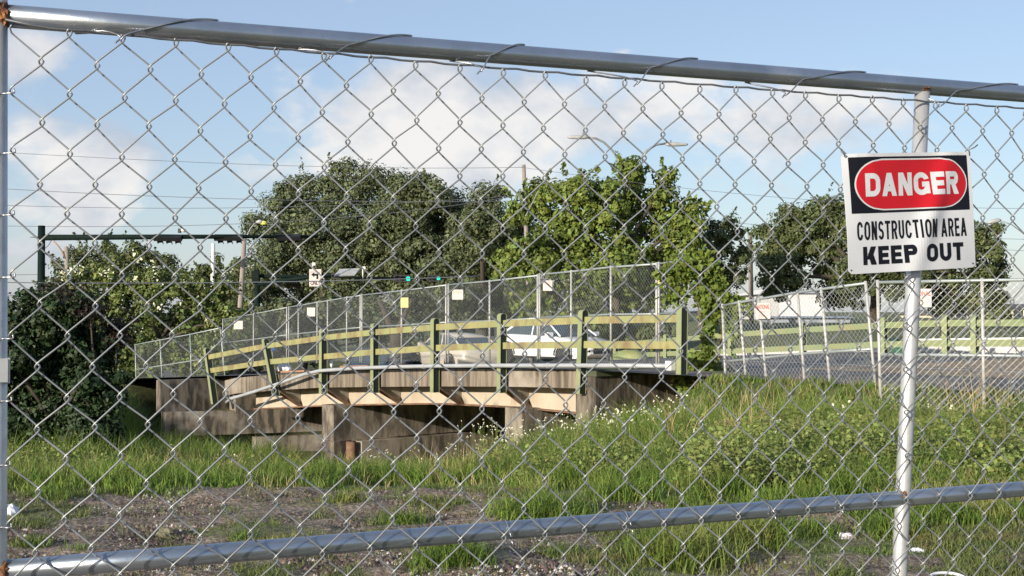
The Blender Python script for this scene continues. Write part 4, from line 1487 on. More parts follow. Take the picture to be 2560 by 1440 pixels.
def blob(c, rx, ry, rz, m, name, parent, seed, amp=.25, n=10, k=7):
    r = np.random.default_rng(seed)
    vs, fs = [], []
    for i in range(k + 1):
        th = math.pi * i / k
        for j in range(n):
            ph = 2 * math.pi * j / n
            q = 1 + (r.uniform(-amp, amp) if 0 < i < k else 0)
            vs.append((c[0] + rx * q * math.sin(th) * math.cos(ph), c[1] + ry * q * math.sin(th) * math.sin(ph), c[2] + rz * q * math.cos(th)))
    for i in range(k):
        for j in range(n):
            j2 = (j + 1) % n
            fs.append((i * n + j, (i + 1) * n + j, (i + 1) * n + j2, i * n + j2))
    me = MB().add(vs, fs)
    o = me.build(name, m, parent, smooth=(amp < .2))
    return o


for i, (x, y) in enumerate(((702, 921), (712, 920), (722, 921))):
    blob(bp(x, y, .36), .07, .08, .09, 'bag', 'sack', lb, i)
a0, a1 = bp(703, 930, .30), bp(768, 927, .30)
pk = MB().box(a0.lerp(a1, .5), (a1 - a0) / 2, N * .08, ZUP * .02).build('plank', 'orange_wood')
tag(pk, 'orange plank lying under the white sacks on the bridge edge', 'plank', 'orange planks on the bridge edge')
a0, a1 = bp(858, 917, .34), bp(928, 915, .34)
pk = MB().box(a0.lerp(a1, .5), (a1 - a0) / 2, N * .09, ZUP * .02).build('plank', 'orange_wood')
tag(pk, 'orange plank on the bridge edge left of the dark blue car', 'plank', 'orange planks on the bridge edge')
wbk = thing('plastic_jug', 'small white jug standing on the bridge edge behind the third post', 'jug', bp(829, 918, .38))
blob(bp(829, 911, .38), .035, .035, .075, 'bag', 'jug_body', wbk, 4, .1)
MB().tube([bp(829, 904, .38), bp(829, 901, .38)], .015, 8).build('cap', 'bag', wbk)
yt = onroad(at(1577, 900, 30))
tarp = blob((yt.x, yt.y, yt.z + .02), .42, .35, .20, 'yellow_tarp', 'yellow_tarp', None, 12, .15, 14, 8)
tag(tarp, 'yellow-green tarp heap behind the bridge railing, right of the white sedan', 'tarp')
bs = thing('round_blue_sign', 'small round blue sign on a thin post behind the railing at the left', 'sign', at(682, 930, 44))
MB().tube([at(682, 873, 44), at(682, 873, 43.98)], .08, 16).build('disc', 'blue_sign', bs)
MB().tube([at(682, 873, 44.05), at(682, 950, 44.05)], .02, 6).build('sign_post', 'steel_pole', bs)

# ------------------------------------------------------------------ grass, weeds, flowers
def scatter(n, x0, x1, y0, y1, seed):
    r = np.random.default_rng(seed)
    # denser near the camera: sample depth by perspective
    Y = y0 + (y1 - y0) * r.uniform(0, 1, n) ** 1.15
    w = Y * .44 + 1.0
    X = r.uniform(-1, 1, n) * w
    return X, Y, r


def blades(name, X, Y, h, wd, m, seed, lean=.35, label=None):
    r = np.random.default_rng(seed)
    n = len(X)
    Z = gz(X, Y) - .01
    az = r.uniform(0, 2 * math.pi, n)
    ln = h * r.uniform(.1, lean * 2, n)
    dx, dy = np.cos(az) * ln, np.sin(az) * ln
    fa = r.uniform(0, math.pi, n)
    wx, wy = np.cos(fa) * wd, np.sin(fa) * wd
    b0 = np.stack([X - wx, Y - wy, Z], 1)
    b1 = np.stack([X + wx, Y + wy, Z], 1)
    m0 = np.stack([X - wx * .8 + dx * .3, Y - wy * .8 + dy * .3, Z + h * .55], 1)
    m1 = np.stack([X + wx * .8 + dx * .3, Y + wy * .8 + dy * .3, Z + h * .55], 1)
    tp_ = np.stack([X + dx, Y + dy, Z + h * (1 - .25 * (ln / h) ** 2)], 1)
    V = np.stack([b0, b1, m1, m0, tp_], 1).reshape(-1, 3)
    i = np.arange(n) * 5
    me = npmesh(name, V, quads=np.stack([i, i + 1, i + 2, i + 3], 1), tris=np.stack([i + 3, i + 2, i + 4], 1))
    o = link(name, me, m)
    return tag(o, label, 'grass', kind='stuff')


def vis(X, Y):
    s, q = sq(X, Y)
    ok = ~((q > -.15) & (s > -.2) & (s < 14))
    ok &= ~((q > .12) & (s <= -.2))
    # keep off walls at the left end
    ok &= ~((q > -1.25) & (s > 12) & (s < 16.6))
    ok &= ~((q > -.2) & (s >= 16.6))
    return ok


X, Y, r = scatter(380000, 0, 0, 8.2, 33, 41)
e = edge_y(X)
tf = turf(X, Y)
clump_n = vnoise(X, Y, .28, 51)
k = vis(X, Y) & (Y > e - .15) & (r.uniform(0, 1, len(X)) < tf * (.35 + .9 * clump_n)) & ~((n2(X, Y) > .72) & (Y < e + 1.2))
X, Y, cn = X[k], Y[k], clump_n[k]
e = e[k]
hh = (.09 + .11 * sm((Y - e) / 2.0) + (.05 + .17 * sm((X + .6) / 1.6)) * sm((Y - 11.2) / 4.0)) * (.45 + 1.0 * cn) * np.random.default_rng(5).uniform(.6, 1.35, len(X))
hh = hh + .55 * sm((-3.6 - X) / 1.6) * (vnoise(X, Y, .7, 58) > .3) * sm((Y - 13) / 4) * np.random.default_rng(6).uniform(.2, 1.2, len(X))
hh = hh * (1 - .72 * sm((sq(X, Y)[1] + 2.0) / 1.2) * (sq(X, Y)[0] < -.2))
blades('tall_grass', X, Y, hh, .0045 + .0035 * sm((Y - 11) / 8), 'grass', 61, .45, 'tall green grass covering the bank below the bridge')
# short turf and tufts in front
X, Y, r = scatter(300000, 0, 0, 5.4, 11.3, 42)
tf = turf(X, Y)
k = (Y < edge_y(X) + .3) & (r.uniform(0, 1, len(X)) < .05 + tf * (.3 + 1.0 * vnoise(X, Y, .12, 52)))
X, Y = X[k], Y[k]
blades('short_grass', X, Y, .026 + .055 * vnoise(X, Y, .3, 53) * np.random.default_rng(8).uniform(.5, 1.6, len(X)), np.full(len(X), .0028), 'grass_short', 62, .8, 'thin short grass growing between the gravel patches')
TU = [(1385, 1300, .20, 900), (1300, 1310, .16, 500), (1700, 1400, .22, 1100), (1120, 1425, .16, 700), (1880, 1350, .18, 700), (1000, 1315, .13, 350), (1560, 1260, .20, 800), (2230, 1330, .15, 600), (2350, 1300, .14, 600),
      (600, 1365, .09, 160), (2040, 1330, .13, 350), (190, 1400, .07, 120), (1480, 1330, .12, 300), (870, 1265, .12, 300), (80, 1390, .09, 250), (2120, 1250, .22, 700), (1790, 1240, .2, 700)]
tx_, ty_, th_ = [], [], []
r = np.random.default_rng(91)
for x, y, h, n in TU:
    g = EYE + ray(x, y) * ((EYE.z - 0) / -ray(x, y).z)
    tx_.append(g.x + r.normal(size=n) * h * .62)
    ty_.append(g.y + r.normal(size=n) * h * .62)
    th_.append(h * r.uniform(.45, 1.25, n))
blades('grass_tufts', np.concatenate(tx_), np.concatenate(ty_), np.concatenate(th_), np.full(sum(map(len, tx_)), .0035), 'grass', 63, .75, 'lush dark green tufts scattered over the gravel')

X, Y, r = scatter(44000, 0, 0, 8.6, 20, 47)
k = vis(X, Y) & (Y > edge_y(X) + .2) & (vnoise(X, Y, .6, 57) > .42) & (r.uniform(0, 1, len(X)) < .25 + .5 * sm((X - 1) / 2))
X, Y = X[k], Y[k]
blades('dry_grass', X, Y, (.14 + .25 * sm((Y - 10.5) / 4)) * (1 - .6 * sm((sq(X, Y)[1] + 2.0) / 1.2)) * r.uniform(.6, 1.5, len(X)), np.full(len(X), .0026), 'straw', 66, .5, 'dry straw-coloured blades standing among the green grass')

# broad-leaved weeds
def weeds(name, label, zones, size, m, seed, spread=.06):
    r = np.random.default_rng(seed)
    P = []
    for (x0, x1, Y0, Y1, n, h) in zones:
        cx, cy = r.uniform(0, 1, n) * (x1 - x0) + x0, r.uniform(Y0, Y1, n)
        X = (cx - 1280) / F * cy
        ok = vis(X, cy) & (vnoise(X, cy, .7, 71) > .42)
        X, cy = X[ok], cy[ok]
        hh = h * r.uniform(.35, 1.0, len(X)) * (.5 + vnoise(X, cy, .5, 72))
        for j in range(9):
            t_ = r.uniform(.15, 1, len(X))
            P.append(np.stack([X + r.normal(size=len(X)) * spread, cy + r.normal(size=len(X)) * spread, gz(X, cy) + hh * t_], 1))
    P = np.concatenate(P)
    P = P[sq(P[:, 0], P[:, 1])[1] < -1.0]
    Nn = r.normal(size=(len(P), 3)) * .5 + [-.2, -.35, .8]
    Nn /= np.linalg.norm(Nn, axis=1, keepdims=True)
    o = link(name, tri_leaf_mesh(name, P, Nn, size, .6, seed + 1), m)
    return tag(o, label, 'weeds', kind='stuff')


weeds('weeds', 'leafy green weeds crowding in front of the bridge end and the right fence', [(1200, 1720, 13.5, 18.5, 2600, .48), (1720, 2600, 9.5, 15.8, 7000, .42), (1300, 1760, 10.8, 14, 1800, .3), (880, 1250, 15, 20, 900, .38), (380, 760, 13, 21, 2600, .34), (20, 420, 12.5, 19, 2400, .45)],
      .036, 'leaf_weed', 101)
r = np.random.default_rng(111)
fx_, fy_, fh_ = [], [], []
for (x0, x1, Y0, Y1, n, h) in ((1230, 1560, 15.5, 18.0, 150, .62), (1500, 1720, 15.0, 17.2, 90, .60), (900, 1240, 17, 20.5, 60, .55), (1130, 1240, 17, 19.5, 30, .8), (400, 640, 16, 21, 30, .4), (1700, 2400, 11, 15, 14, .5)):
    cy = r.uniform(Y0, Y1, n)
    fx_.append((r.uniform(x0, x1, n) - 1280) / F * cy)
    fy_.append(cy)
    fh_.append(h * r.uniform(.7, 1.15, n))
X, Y, hh = map(np.concatenate, (fx_, fy_, fh_))
Z = gz(X, Y)
fl_ = thing('wildflowers', 'tiny white wildflowers on thin stems above the weeds', 'flowers', (float(X.mean()), float(Y.mean()), 0))
fl_['kind'] = 'stuff'
P = np.repeat(np.stack([X, Y, Z + hh], 1), 3, 0) + r.normal(size=(len(X) * 3, 3)) * .008
Nn = r.normal(size=(len(P), 3)) * .4 + [-.5, -.6, .6]
Nn /= np.linalg.norm(Nn, axis=1, keepdims=True)
link('petals', tri_leaf_mesh('petals', P, Nn, .019, .9, 112), 'blossom', fl_)
s1 = MB()
for x, y, z, h in zip(X, Y, Z, hh):
    s1.tube([(x, y, z), (x + .01, y, z + h)], .0018, 3, cap=False)
s1.build('stems', 'leaf_weed', fl_)
# dry stalks
r = np.random.default_rng(121)
ds = thing('dry_stalks', 'bundle of dry straw-coloured stalks at the right before the fence', 'dry plants', at(2450, 1040, 13.8))
ds['kind'] = 'stuff'
s1 = MB()
for j in range(60):
    x = r.choice([2395, 2430, 2470, 2510, 1690, 1840, 1890]) + r.normal() * 14
    Yq = r.uniform(13.0, 14.4)
    p = at(x, 1000, Yq)
    z = float(gz(p.x, p.y))
    l = r.normal(size=2) * .14
    h = r.uniform(.35, .85)
    s1.tube([(p.x, p.y, z), (p.x + l[0] * .5, p.y + l[1] * .5, z + h * .6), (p.x + l[0] * 1.4, p.y + l[1], z + h)], [.004, .003, .0015], 4, cap=False)
s1.build('stalks', 'straw', ds)

# gravel
def stones(name, X, Y, s, m, seed, label):
    r = np.random.default_rng(seed)
    n = len(X)
    Z = gz(X, Y)
    base_ = np.array([[1, 0, -.3], [0, 1, -.3], [-1, 0, -.3], [0, -1, -.3], [0, 0, .75]], float)
    V = base_[None] * (1 + r.uniform(-.35, .35, (n, 5, 3)))
    a = r.uniform(0, 6.28, n)
    ca, sa = np.cos(a), np.sin(a)
    x = V[:, :, 0] * ca[:, None] - V[:, :, 1] * sa[:, None]
    y = V[:, :, 0] * sa[:, None] + V[:, :, 1] * ca[:, None]
    V = np.stack([x * r.uniform(.7, 1.4, n)[:, None], y, V[:, :, 2]], 2) * s[:, None, None] + np.stack([X, Y, Z + s * .25], 1)[:, None]
    f = np.array([(0, 1, 4), (1, 2, 4), (2, 3, 4), (3, 0, 4)])
    tris = (f[None] + (np.arange(n) * 5)[:, None, None]).reshape(-1, 3)
    o = link(name, npmesh(name, V.reshape(-1, 3), tris=tris), m)
    return tag(o, label, 'gravel', kind='stuff')


X, Y, r = scatter(300000, 0, 0, 5.2, 11.5, 201)
k = (r.uniform(0, 1, len(X)) < (1.05 - turf(X, Y)) * (.35 + .65 * sm((vnoise(X, Y * .5, .4, 55) - .35) / .2))) & (Y < edge_y(X) + .5)
X, Y = X[k], Y[k]
s = .0045 + .017 * np.random.default_rng(3).random(len(X)) ** 5
stones('gravel', X, Y, s, 'stone', 202, 'dark brown gravel and crumbs of earth on the near ground')
X, Y, r = scatter(60000, 0, 0, 5.2, 11.5, 203)
k = (r.uniform(0, 1, len(X)) < (1 - turf(X, Y) * .8) * (.15 + .85 * (vnoise(X, Y, .4, 56) > .5)) * (1 - .4 * sm((X + .3) / 1.5))) & (Y < edge_y(X) + .3)
X, Y = X[k], Y[k]
s = .0032 + .013 * np.random.default_rng(4).random(len(X)) ** 2.6
stones('shell_gravel', X, Y, s, 'stone_pale', 204, 'pale shell fragments scattered among the dark gravel')


def gpt(x, y):
    d = ray(x, y)
    p = EYE + d * (EYE.z / -d.z)
    p.z = float(gz(p.x, p.y))
    return p


def lump(name, label, cat, x, y, rx, ry, rz, m, seed, amp=.3):
    p = gpt(x, y)
    o = blob((p.x, p.y, p.z + rz * .5), rx, ry, rz, m, name, None, seed, amp, 12, 8)
    return tag(o, label, cat)


lump('plastic_bag', 'crumpled white plastic bag lying beside the left post', 'bag', 22, 1300, .055, .05, .05, 'bag', 31, .35)
lump('crumpled_carton', 'crumpled white carton with reddish print on the grass left of the right post', 'litter', 2106, 1334, .065, .03, .028, 'carton', 32, .35)
lump('paper_scrap', 'small white paper scrap right of the right post', 'litter', 2292, 1366, .045, .025, .016, 'bag', 33, .4)
lump('earth_clod', 'mossy grey-green clod in the dark gravel at the lower left', 'clod', 418, 1356, .055, .05, .035, 'rock', 34, .3)
lump('flat_stone', 'flat grey stone below the mid rail in the short grass', 'stone', 1651, 1400, .05, .035, .012, 'concrete_pale', 35, .2)
lump('brick_fragment', 'small orange brick fragment at the bottom of the view', 'brick', 1178, 1432, .02, .016, .012, 'orange_wood', 36, .3)
st = MB()
st.tube([gpt(1480, 1380) + ZUP * .02, gpt(1520, 1368) + ZUP * .03, gpt(1560, 1357) + ZUP * .025, gpt(1600, 1346) + ZUP * .03], [.006, .008, .007, .004], 6)
tag(st.build('dry_stick', 'stick', smooth=True), 'thin dry stick lying in the grass below the mid rail', 'stick')
p = gpt(2370, 1448)
rg = MB()
for q in (0,):
    rg.tube([p + Vector((math.cos(a) * .085, math.sin(a) * .07, .035 + .01 * math.sin(a))) for a in np.linspace(0, 2 * math.pi, 22)], .008, 8)
tag(rg.build('white_lid_ring', 'bag', smooth=True), 'white plastic ring at the bottom edge right of the right post', 'litter')

# ------------------------------------------------------------------ the near fence panel
TH = math.radians(23.05)
FA = Vector((math.cos(TH), math.sin(TH), 0))            # along the panel
FN = Vector((math.sin(TH), -math.cos(TH), 0))           # towards the camera
FQ = EYE + Vector(((168 - 1280) / F * 2.026, 2.026, 0))
FQ.z = 0
WC = .083                                                # width of one diamond


def fpt(x, y, off=0.0):
    """point on the plane of the near panel, off metres in front of the mesh"""
    return onplane(x, y, FQ + FN * off, FN)


def fs_(p):
    return (p - FQ).dot(FA)


topc = np.polyfit([168, 822, 2262], [84, 143, 257], 2)
botc = np.polyfit([168, 825, 2262], [1449, 1383.5, 1250], 2)


def colz(k):
    p = FQ + FA * (k * WC)
    x = 1280 + F * p.x / p.y
    x = min(x, 2900)
    return fpt(x, float(np.polyval(topc, x))).z, fpt(x, float(np.polyval(botc, x))).z


panel = thing('chain_link_gate', 'near galvanised chain-link panel with tube frame filling the whole view', 'fence', (FQ.x, FQ.y, 0))
jr = np.random.default_rng(303)
KMAX = 31
ROWS = 19
jit = {}


def node(j, row):
    """mesh node of half-column j at diamond row"""
    key = (j, round(row * 2))
    k = j / 2
    zt, zb = colz(k)
    z = zt + (zb - zt) * row / 9.0
    if key not in jit:
        jit[key] = (jr.normal() * .0010 + .0022 * math.sin(j * .37 + row * 1.3) * math.sin(row * .9 + j * .11), jr.normal() * .0011 + .0020 * math.sin(j * .21 + row * .6), jr.normal() * .0014)
    a, c, d_ = jit[key]
    return k * WC + a, z + c, d_


WR = .00152


def P3(s, z, off):
    p = FQ + FA * s + FN * off
    p.z = z
    return p


def catmull(pts, n):
    out = []
    m = len(pts)
    for i in range(m - 1):
        p0, p1, p2, p3 = pts[max(i - 1, 0)], pts[i], pts[i + 1], pts[min(i + 2, m - 1)]
        for q in range(n):
            t_ = q / n
            out.append(.5 * ((2 * p1) + (-p0 + p2) * t_ + (2 * p0 - 5 * p1 + 4 * p2 - p3) * t_ ** 2 + (-p0 + 3 * p1 - 3 * p2 + p3) * t_ ** 3))
    out.append(pts[-1])
    return out


for j in range(-2, KMAX * 2):
    # the wire between half-columns j and j+1
    even = j if j % 2 == 0 else j + 1
    other = j + 1 if even == j else j
    pts = []
    row = 0.0
    while row <= ROWS + .01:
        for jj, rw in ((even, row), (other, row + .5)):
            if rw > ROWS + .01:
                break
            s, z, d_ = node(jj, rw)
            right = 1 if jj == j + 1 else -1
            e = .0036 * right
            av = .0088
            T2 = .0048
            # going down the wire: the '/' strands lie in front, the '\\' strands behind
            if right == 1:
                seq = ((-e * .9, av, -T2), (e * .55, av * .35, -T2 * .75), (e, 0, 0), (e * .55, -av * .35, T2 * .75), (-e * .9, -av, T2))
            else:
                seq = ((-e * .9, av, T2), (e * .55, av * .35, T2 * .75), (e, 0, 0), (e * .55, -av * .35, -T2 * .75), (-e * .9, -av, -T2))
            if rw == 0.0:
                # knuckled end at the top
                seq = ((e * .3, av * .75, -T2 * .6 * right), (e, av * .3, 0),) + seq[3:]
            for q, (ds_, dz_, off) in enumerate(seq):
                pts.append(P3(s + ds_, z + dz_, off + d_))
        row += 1.0
    full = catmull(pts, 2)
    MB().tube(full, WR, 6).build('wire', 'wire', panel, smooth=True)

# tension wire threaded through the top knuckles
pts = []
for k4 in range(-3, KMAX * 3 + 1):
    k = k4 / 3.0
    zt, _ = colz(k)
    pts.append(P3(k * WC, zt + .0062 + (.0016 if k4 % 3 == 1 else 0), -.0015 + .0015 * math.sin(k4 * 2.1)))
pts[0] = P3(-.094, colz(-1)[0] + .014, -.004)
MB().tube(pts, .0021, 6).build('tension_wire', 'wire_dark', panel, smooth=True)

RO = -.0245
TR0, TR1 = fpt(-60, 34.2, RO), fpt(2560, 235, RO)
TR1 = TR0 + (TR1 - TR0) * ((KMAX * WC + .1) / (fs_(TR1) - fs_(TR0)) * 1.0)
R_T = .0182
MB().tube([TR0.lerp(TR1, q) for q in np.linspace(0, 1, 9)], R_T, 24).build('top_rail', 'galv', panel, smooth=True)
m0, m1 = fpt(40, 1424, RO), fpt(2560, 1222, RO)
m_0 = m0 + (m0 - m1).normalized() * .04
m_1 = m0 + (m1 - m0) * ((KMAX * WC + .1) / (fs_(m1) - fs_(m0)))
R_M = .0168
MB().tube([m_0.lerp(m_1, q) for q in np.linspace(0, 1, 9)], R_M, 24).build('mid_rail', 'galv', panel, smooth=True)
pl_t, pl_b = fpt(-11, -25, RO), fpt(-13, 1440, RO)
dr = (pl_b - pl_t).normalized()
pl_e = pl_b + dr * ((pl_b.z + .02) / -dr.z)
MB().tube([pl_t, pl_b, pl_e], .0182, 24).build('side_post', 'galv_dull', panel, smooth=True)
pr_t, pr_b = fpt(2306, 228, RO), fpt(2248, 1440, RO)
dr = (pr_b - pr_t).normalized()
pr_e = pr_b + dr * ((pr_b.z + .02) / -dr.z)
MB().tube([pr_t, pr_t.lerp(pr_b, .5), pr_b, pr_e], .0158, 24).build('middle_post', 'galv_dull', panel, smooth=True)
q0 = TR1
MB().tube([Vector((TR1.x, TR1.y, -.02)), TR1], .0175, 20).build('side_post', 'galv_dull', panel, smooth=True)
# welds
blob(fpt(6, 34, RO + .012), .010, .010, .018, 'rust', 'weld', panel, 41, .25, 14, 9)
blob(fpt(2309, 222, RO + .010), .013, .010, .006, 'rust', 'weld', panel, 42, .3, 14, 8)
blob(fpt(8, 1424, RO + .010), .009, .009, .014, 'rust', 'weld', panel, 43, .25, 14, 9)
blob(fpt(2262, 1238, RO + .0145), .004, .004, .009, 'rust', 'weld', panel, 44, .3, 10, 7)
# latch plate on the left post
lp0 = fpt(17, 926, RO + .004)
MB().box(lp0, FA * .0045, FN * .010, ZUP * .0195).build('latch_plate', 'galv_dull', panel)
MB().box(fpt(4, 926, RO + .0185), FA * .009, FN * .0015, ZUP * .0185).build('latch_plate', 'galv_dull', panel)


def tie(xk, xt, xb, rail0, rail1, R, name='tie_wire'):
    """a tie from knuckle xk across the front of the rail, over its top at xt, down its back and out underneath at xb"""
    zt = fpt(xk, float(np.polyval(topc, xk)))
    sk, st_, sb = fs_(zt), fs_(fpt(xt, 100, RO)), fs_(fpt(xb, 100, RO))
    r0 = R + .0022

    def ax(s):
        t_ = (s - fs_(rail0)) / (fs_(rail1) - fs_(rail0))
        return rail0.lerp(rail1, t_)
    pts = [P3(sk, zt.z - .004, .004), P3(sk + (st_ - sk) * .06, zt.z + .006, .006)]
    for q in np.linspace(0, 1, 9):          # front bottom to top
        an = -.5 + q * (math.pi / 2 + .5)
        s = sk + (st_ - sk) * (.22 + .78 * q)
        c = ax(s)
        pts.append(c + FN * (math.cos(an) * r0) + ZUP * (math.sin(an) * r0))
    for q in np.linspace(.1, 1, 9):         # over the top, down the back and underneath
        an = math.pi / 2 + q * (math.pi * .82)
        s = st_ + (sb - st_) * q
        c = ax(s)
        pts.append(c + FN * (math.cos(an) * r0) + ZUP * (math.sin(an) * r0))
    pts.append(P3(sb + (sk - sb) * .6, zt.z + .011, -.004))
    pts.append(P3(sk, zt.z + .003, .003))
    pts.append(P3(sk - .005, zt.z - .006, .0042))
    pts.append(P3(sk - .008, zt.z - .0085, .0058))
    MB().tube(catmull(pts, 3), .0015, 6).build(name, 'tie', panel, smooth=True)


for xk, xt, xb in ((300, 545, 190), (822, 1030, 730), (1200, 1312, 1130), (1590, 1745, 1475), (1960, 2165, 1870), (2345, 2545, 2300)):
    tie(xk, xt, xb, TR0, TR1, R_T)
# ties round the left post at each node
for rw in (1, 2, 3, 4, 5, 6, 7, 8):
    s, z, d_ = node(-2, rw)
    c = fs_(pl_t.lerp(pl_b, (pl_t.z - z) / (pl_t.z - pl_b.z)))
    r0 = .0182 + .0022
    tilt = -.006 if rw < 4 else -.016
    pts = [P3(s + .002, z + .002, .004), P3(s + .003, z - .004, .004), P3(s - .004, z - .005, .003)]
    for q in np.linspace(0, 1, 11):
        an = math.radians(62) + q * math.radians(250)
        pts.append(P3(c + math.cos(an) * r0, z - .005 + tilt * math.sin(q * math.pi) , RO + math.sin(an) * r0))
    MB().tube(catmull(pts, 2), .0014, 6).build('tie_wire', 'tie', panel, smooth=True)
# a few ties round the mid rail
for x in (1275, 1575, 1932, 2100):
    y = float(np.polyval(botc, x))
    p = fpt(x, y)
    s, z = fs_(p), p.z
    t_ = (s - fs_(m_0)) / (fs_(m_1) - fs_(m_0))
    cz = m_0.lerp(m_1, t_)
    pts = [P3(s, z - .001, .006)]
    for q in np.linspace(0, 1, 12):
        an = math.radians(30) + q * math.radians(290)
        pts.append(cz + FN * (math.cos(an) * (R_M + .002)) + ZUP * (math.sin(an) * (R_M + .002)))
    pts.append(P3(s + .002, z - .010, .006))
    pts.append(P3(s + .006, z - .020, .003))
    MB().tube(catmull(pts, 2), .0013, 6).build('tie_wire', 'tie', panel, smooth=True)

# ------------------------------------------------------------------ danger sign
SOFF = .0095
CT = [fpt(2106, 385, SOFF), fpt(2424, 379, SOFF), fpt(2441, 668, SOFF), fpt(2121, 686, SOFF)]   # TL TR BR BL
sign = thing('danger_sign', 'white metal warning sign with red oval tied to the near fence at the right', 'sign', CT[0])


def sg(a, v, off=0.0):
    """a across 0..1, v down 0..1"""
    p = CT[0] * ((1 - a) * (1 - v)) + CT[1] * (a * (1 - v)) + CT[2] * (a * v) + CT[3] * ((1 - a) * v)
    bend = .0035 * math.sin(a * 3.1 + .3) + .010 * math.exp(-((a - .66 + .34 * (v - .5)) / .085) ** 2) * (1 - abs(v - .55)) + .0025 * math.sin(a * 7 + v * 3)
    bend += .006 * max(0, .10 - a) / .10 * max(0, 1 - v * 1.4) * -1
    bend += .0022 * math.exp(-((a - .18 - .22 * v) / .05) ** 2) * max(0, 1 - 2.2 * v)
    return p + FN * (bend + off)


def sheet(poly_fn, na, nv, off, name, m):
    b = MB()
    vs = []
    for i in range(na + 1):
        for j in range(nv + 1):
            a, v = poly_fn(i / na, j / nv)
            vs.append(sg(a, v, off))
    fs = []
    for i in range(na):
        for j in range(nv):
            o = i * (nv + 1) + j
            fs.append((o, o + nv + 1, o + nv + 2, o + 1))
    b.add(vs, fs)
    return b, name, m


def rrect(u, v, a0, a1, v0, v1, ra, rv):
    """map the unit square onto a rectangle with rounded ends"""
    a = a0 + (a1 - a0) * u
    # horizontal squeeze near top and bottom
    y = v0 + (v1 - v0) * v
    dy = 0
    if y < v0 + rv:
        dy = (v0 + rv - y) / rv
    elif y > v1 - rv:
        dy = (y - v1 + rv) / rv
    inset = ra * (1 - math.sqrt(max(0, 1 - dy * dy)))
    a = (a0 + inset) + (a1 - a0 - 2 * inset) * u
    return a, y


# plate with thickness
na, nv = 48, 40
pb = MB()
front = [sg(*rrect(i / na, j / nv, 0, 1, 0, 1, .022, .028)) for i in range(na + 1) for j in range(nv + 1)]
back = [p - FN * .0012 for p in front]
nn_ = (na + 1) * (nv + 1)
fs = []
for i in range(na):
    for j in range(nv):
        o = i * (nv + 1) + j
        fs.append((o, o + 1, o + nv + 2, o + nv + 1))
        fs.append((nn_ + o, nn_ + o + nv + 1, nn_ + o + nv + 2, nn_ + o + 1))
ring = [i * (nv + 1) for i in range(na + 1)] + [na * (nv + 1) + j for j in range(1, nv + 1)] + [i * (nv + 1) + nv for i in range(na - 1, -1, -1)] + [j for j in range(nv - 1, 0, -1)]
for q in range(len(ring)):
    a, c = ring[q], ring[(q + 1) % len(ring)]
    fs.append((a, c, nn_ + c, nn_ + a))
pb.add(front + back, fs)
pb.build('plate', 'sign_white', sign, smooth=False)


def layer(a0, a1, v0, v1, ra, rv, off, name, m):
    b, n_, m_ = sheet(lambda u, v: rrect(u, v, a0, a1, v0, v1, ra, rv), 44, 30, off, name, m)
    return b.build(name, m, sign, smooth=False)


layer(.040, .968, .030, .500, .001, .001, .0005, 'black_field', 'sign_black')
layer(.070, .955, .048, .480, .21, .216, .0010, 'white_oval', 'sign_white')
layer(.080, .945, .060, .468, .20, .204, .0015, 'red_oval', 'sign_red')
fn_ = lambda a, bq_, off: sg(a, 1 - bq_, off)


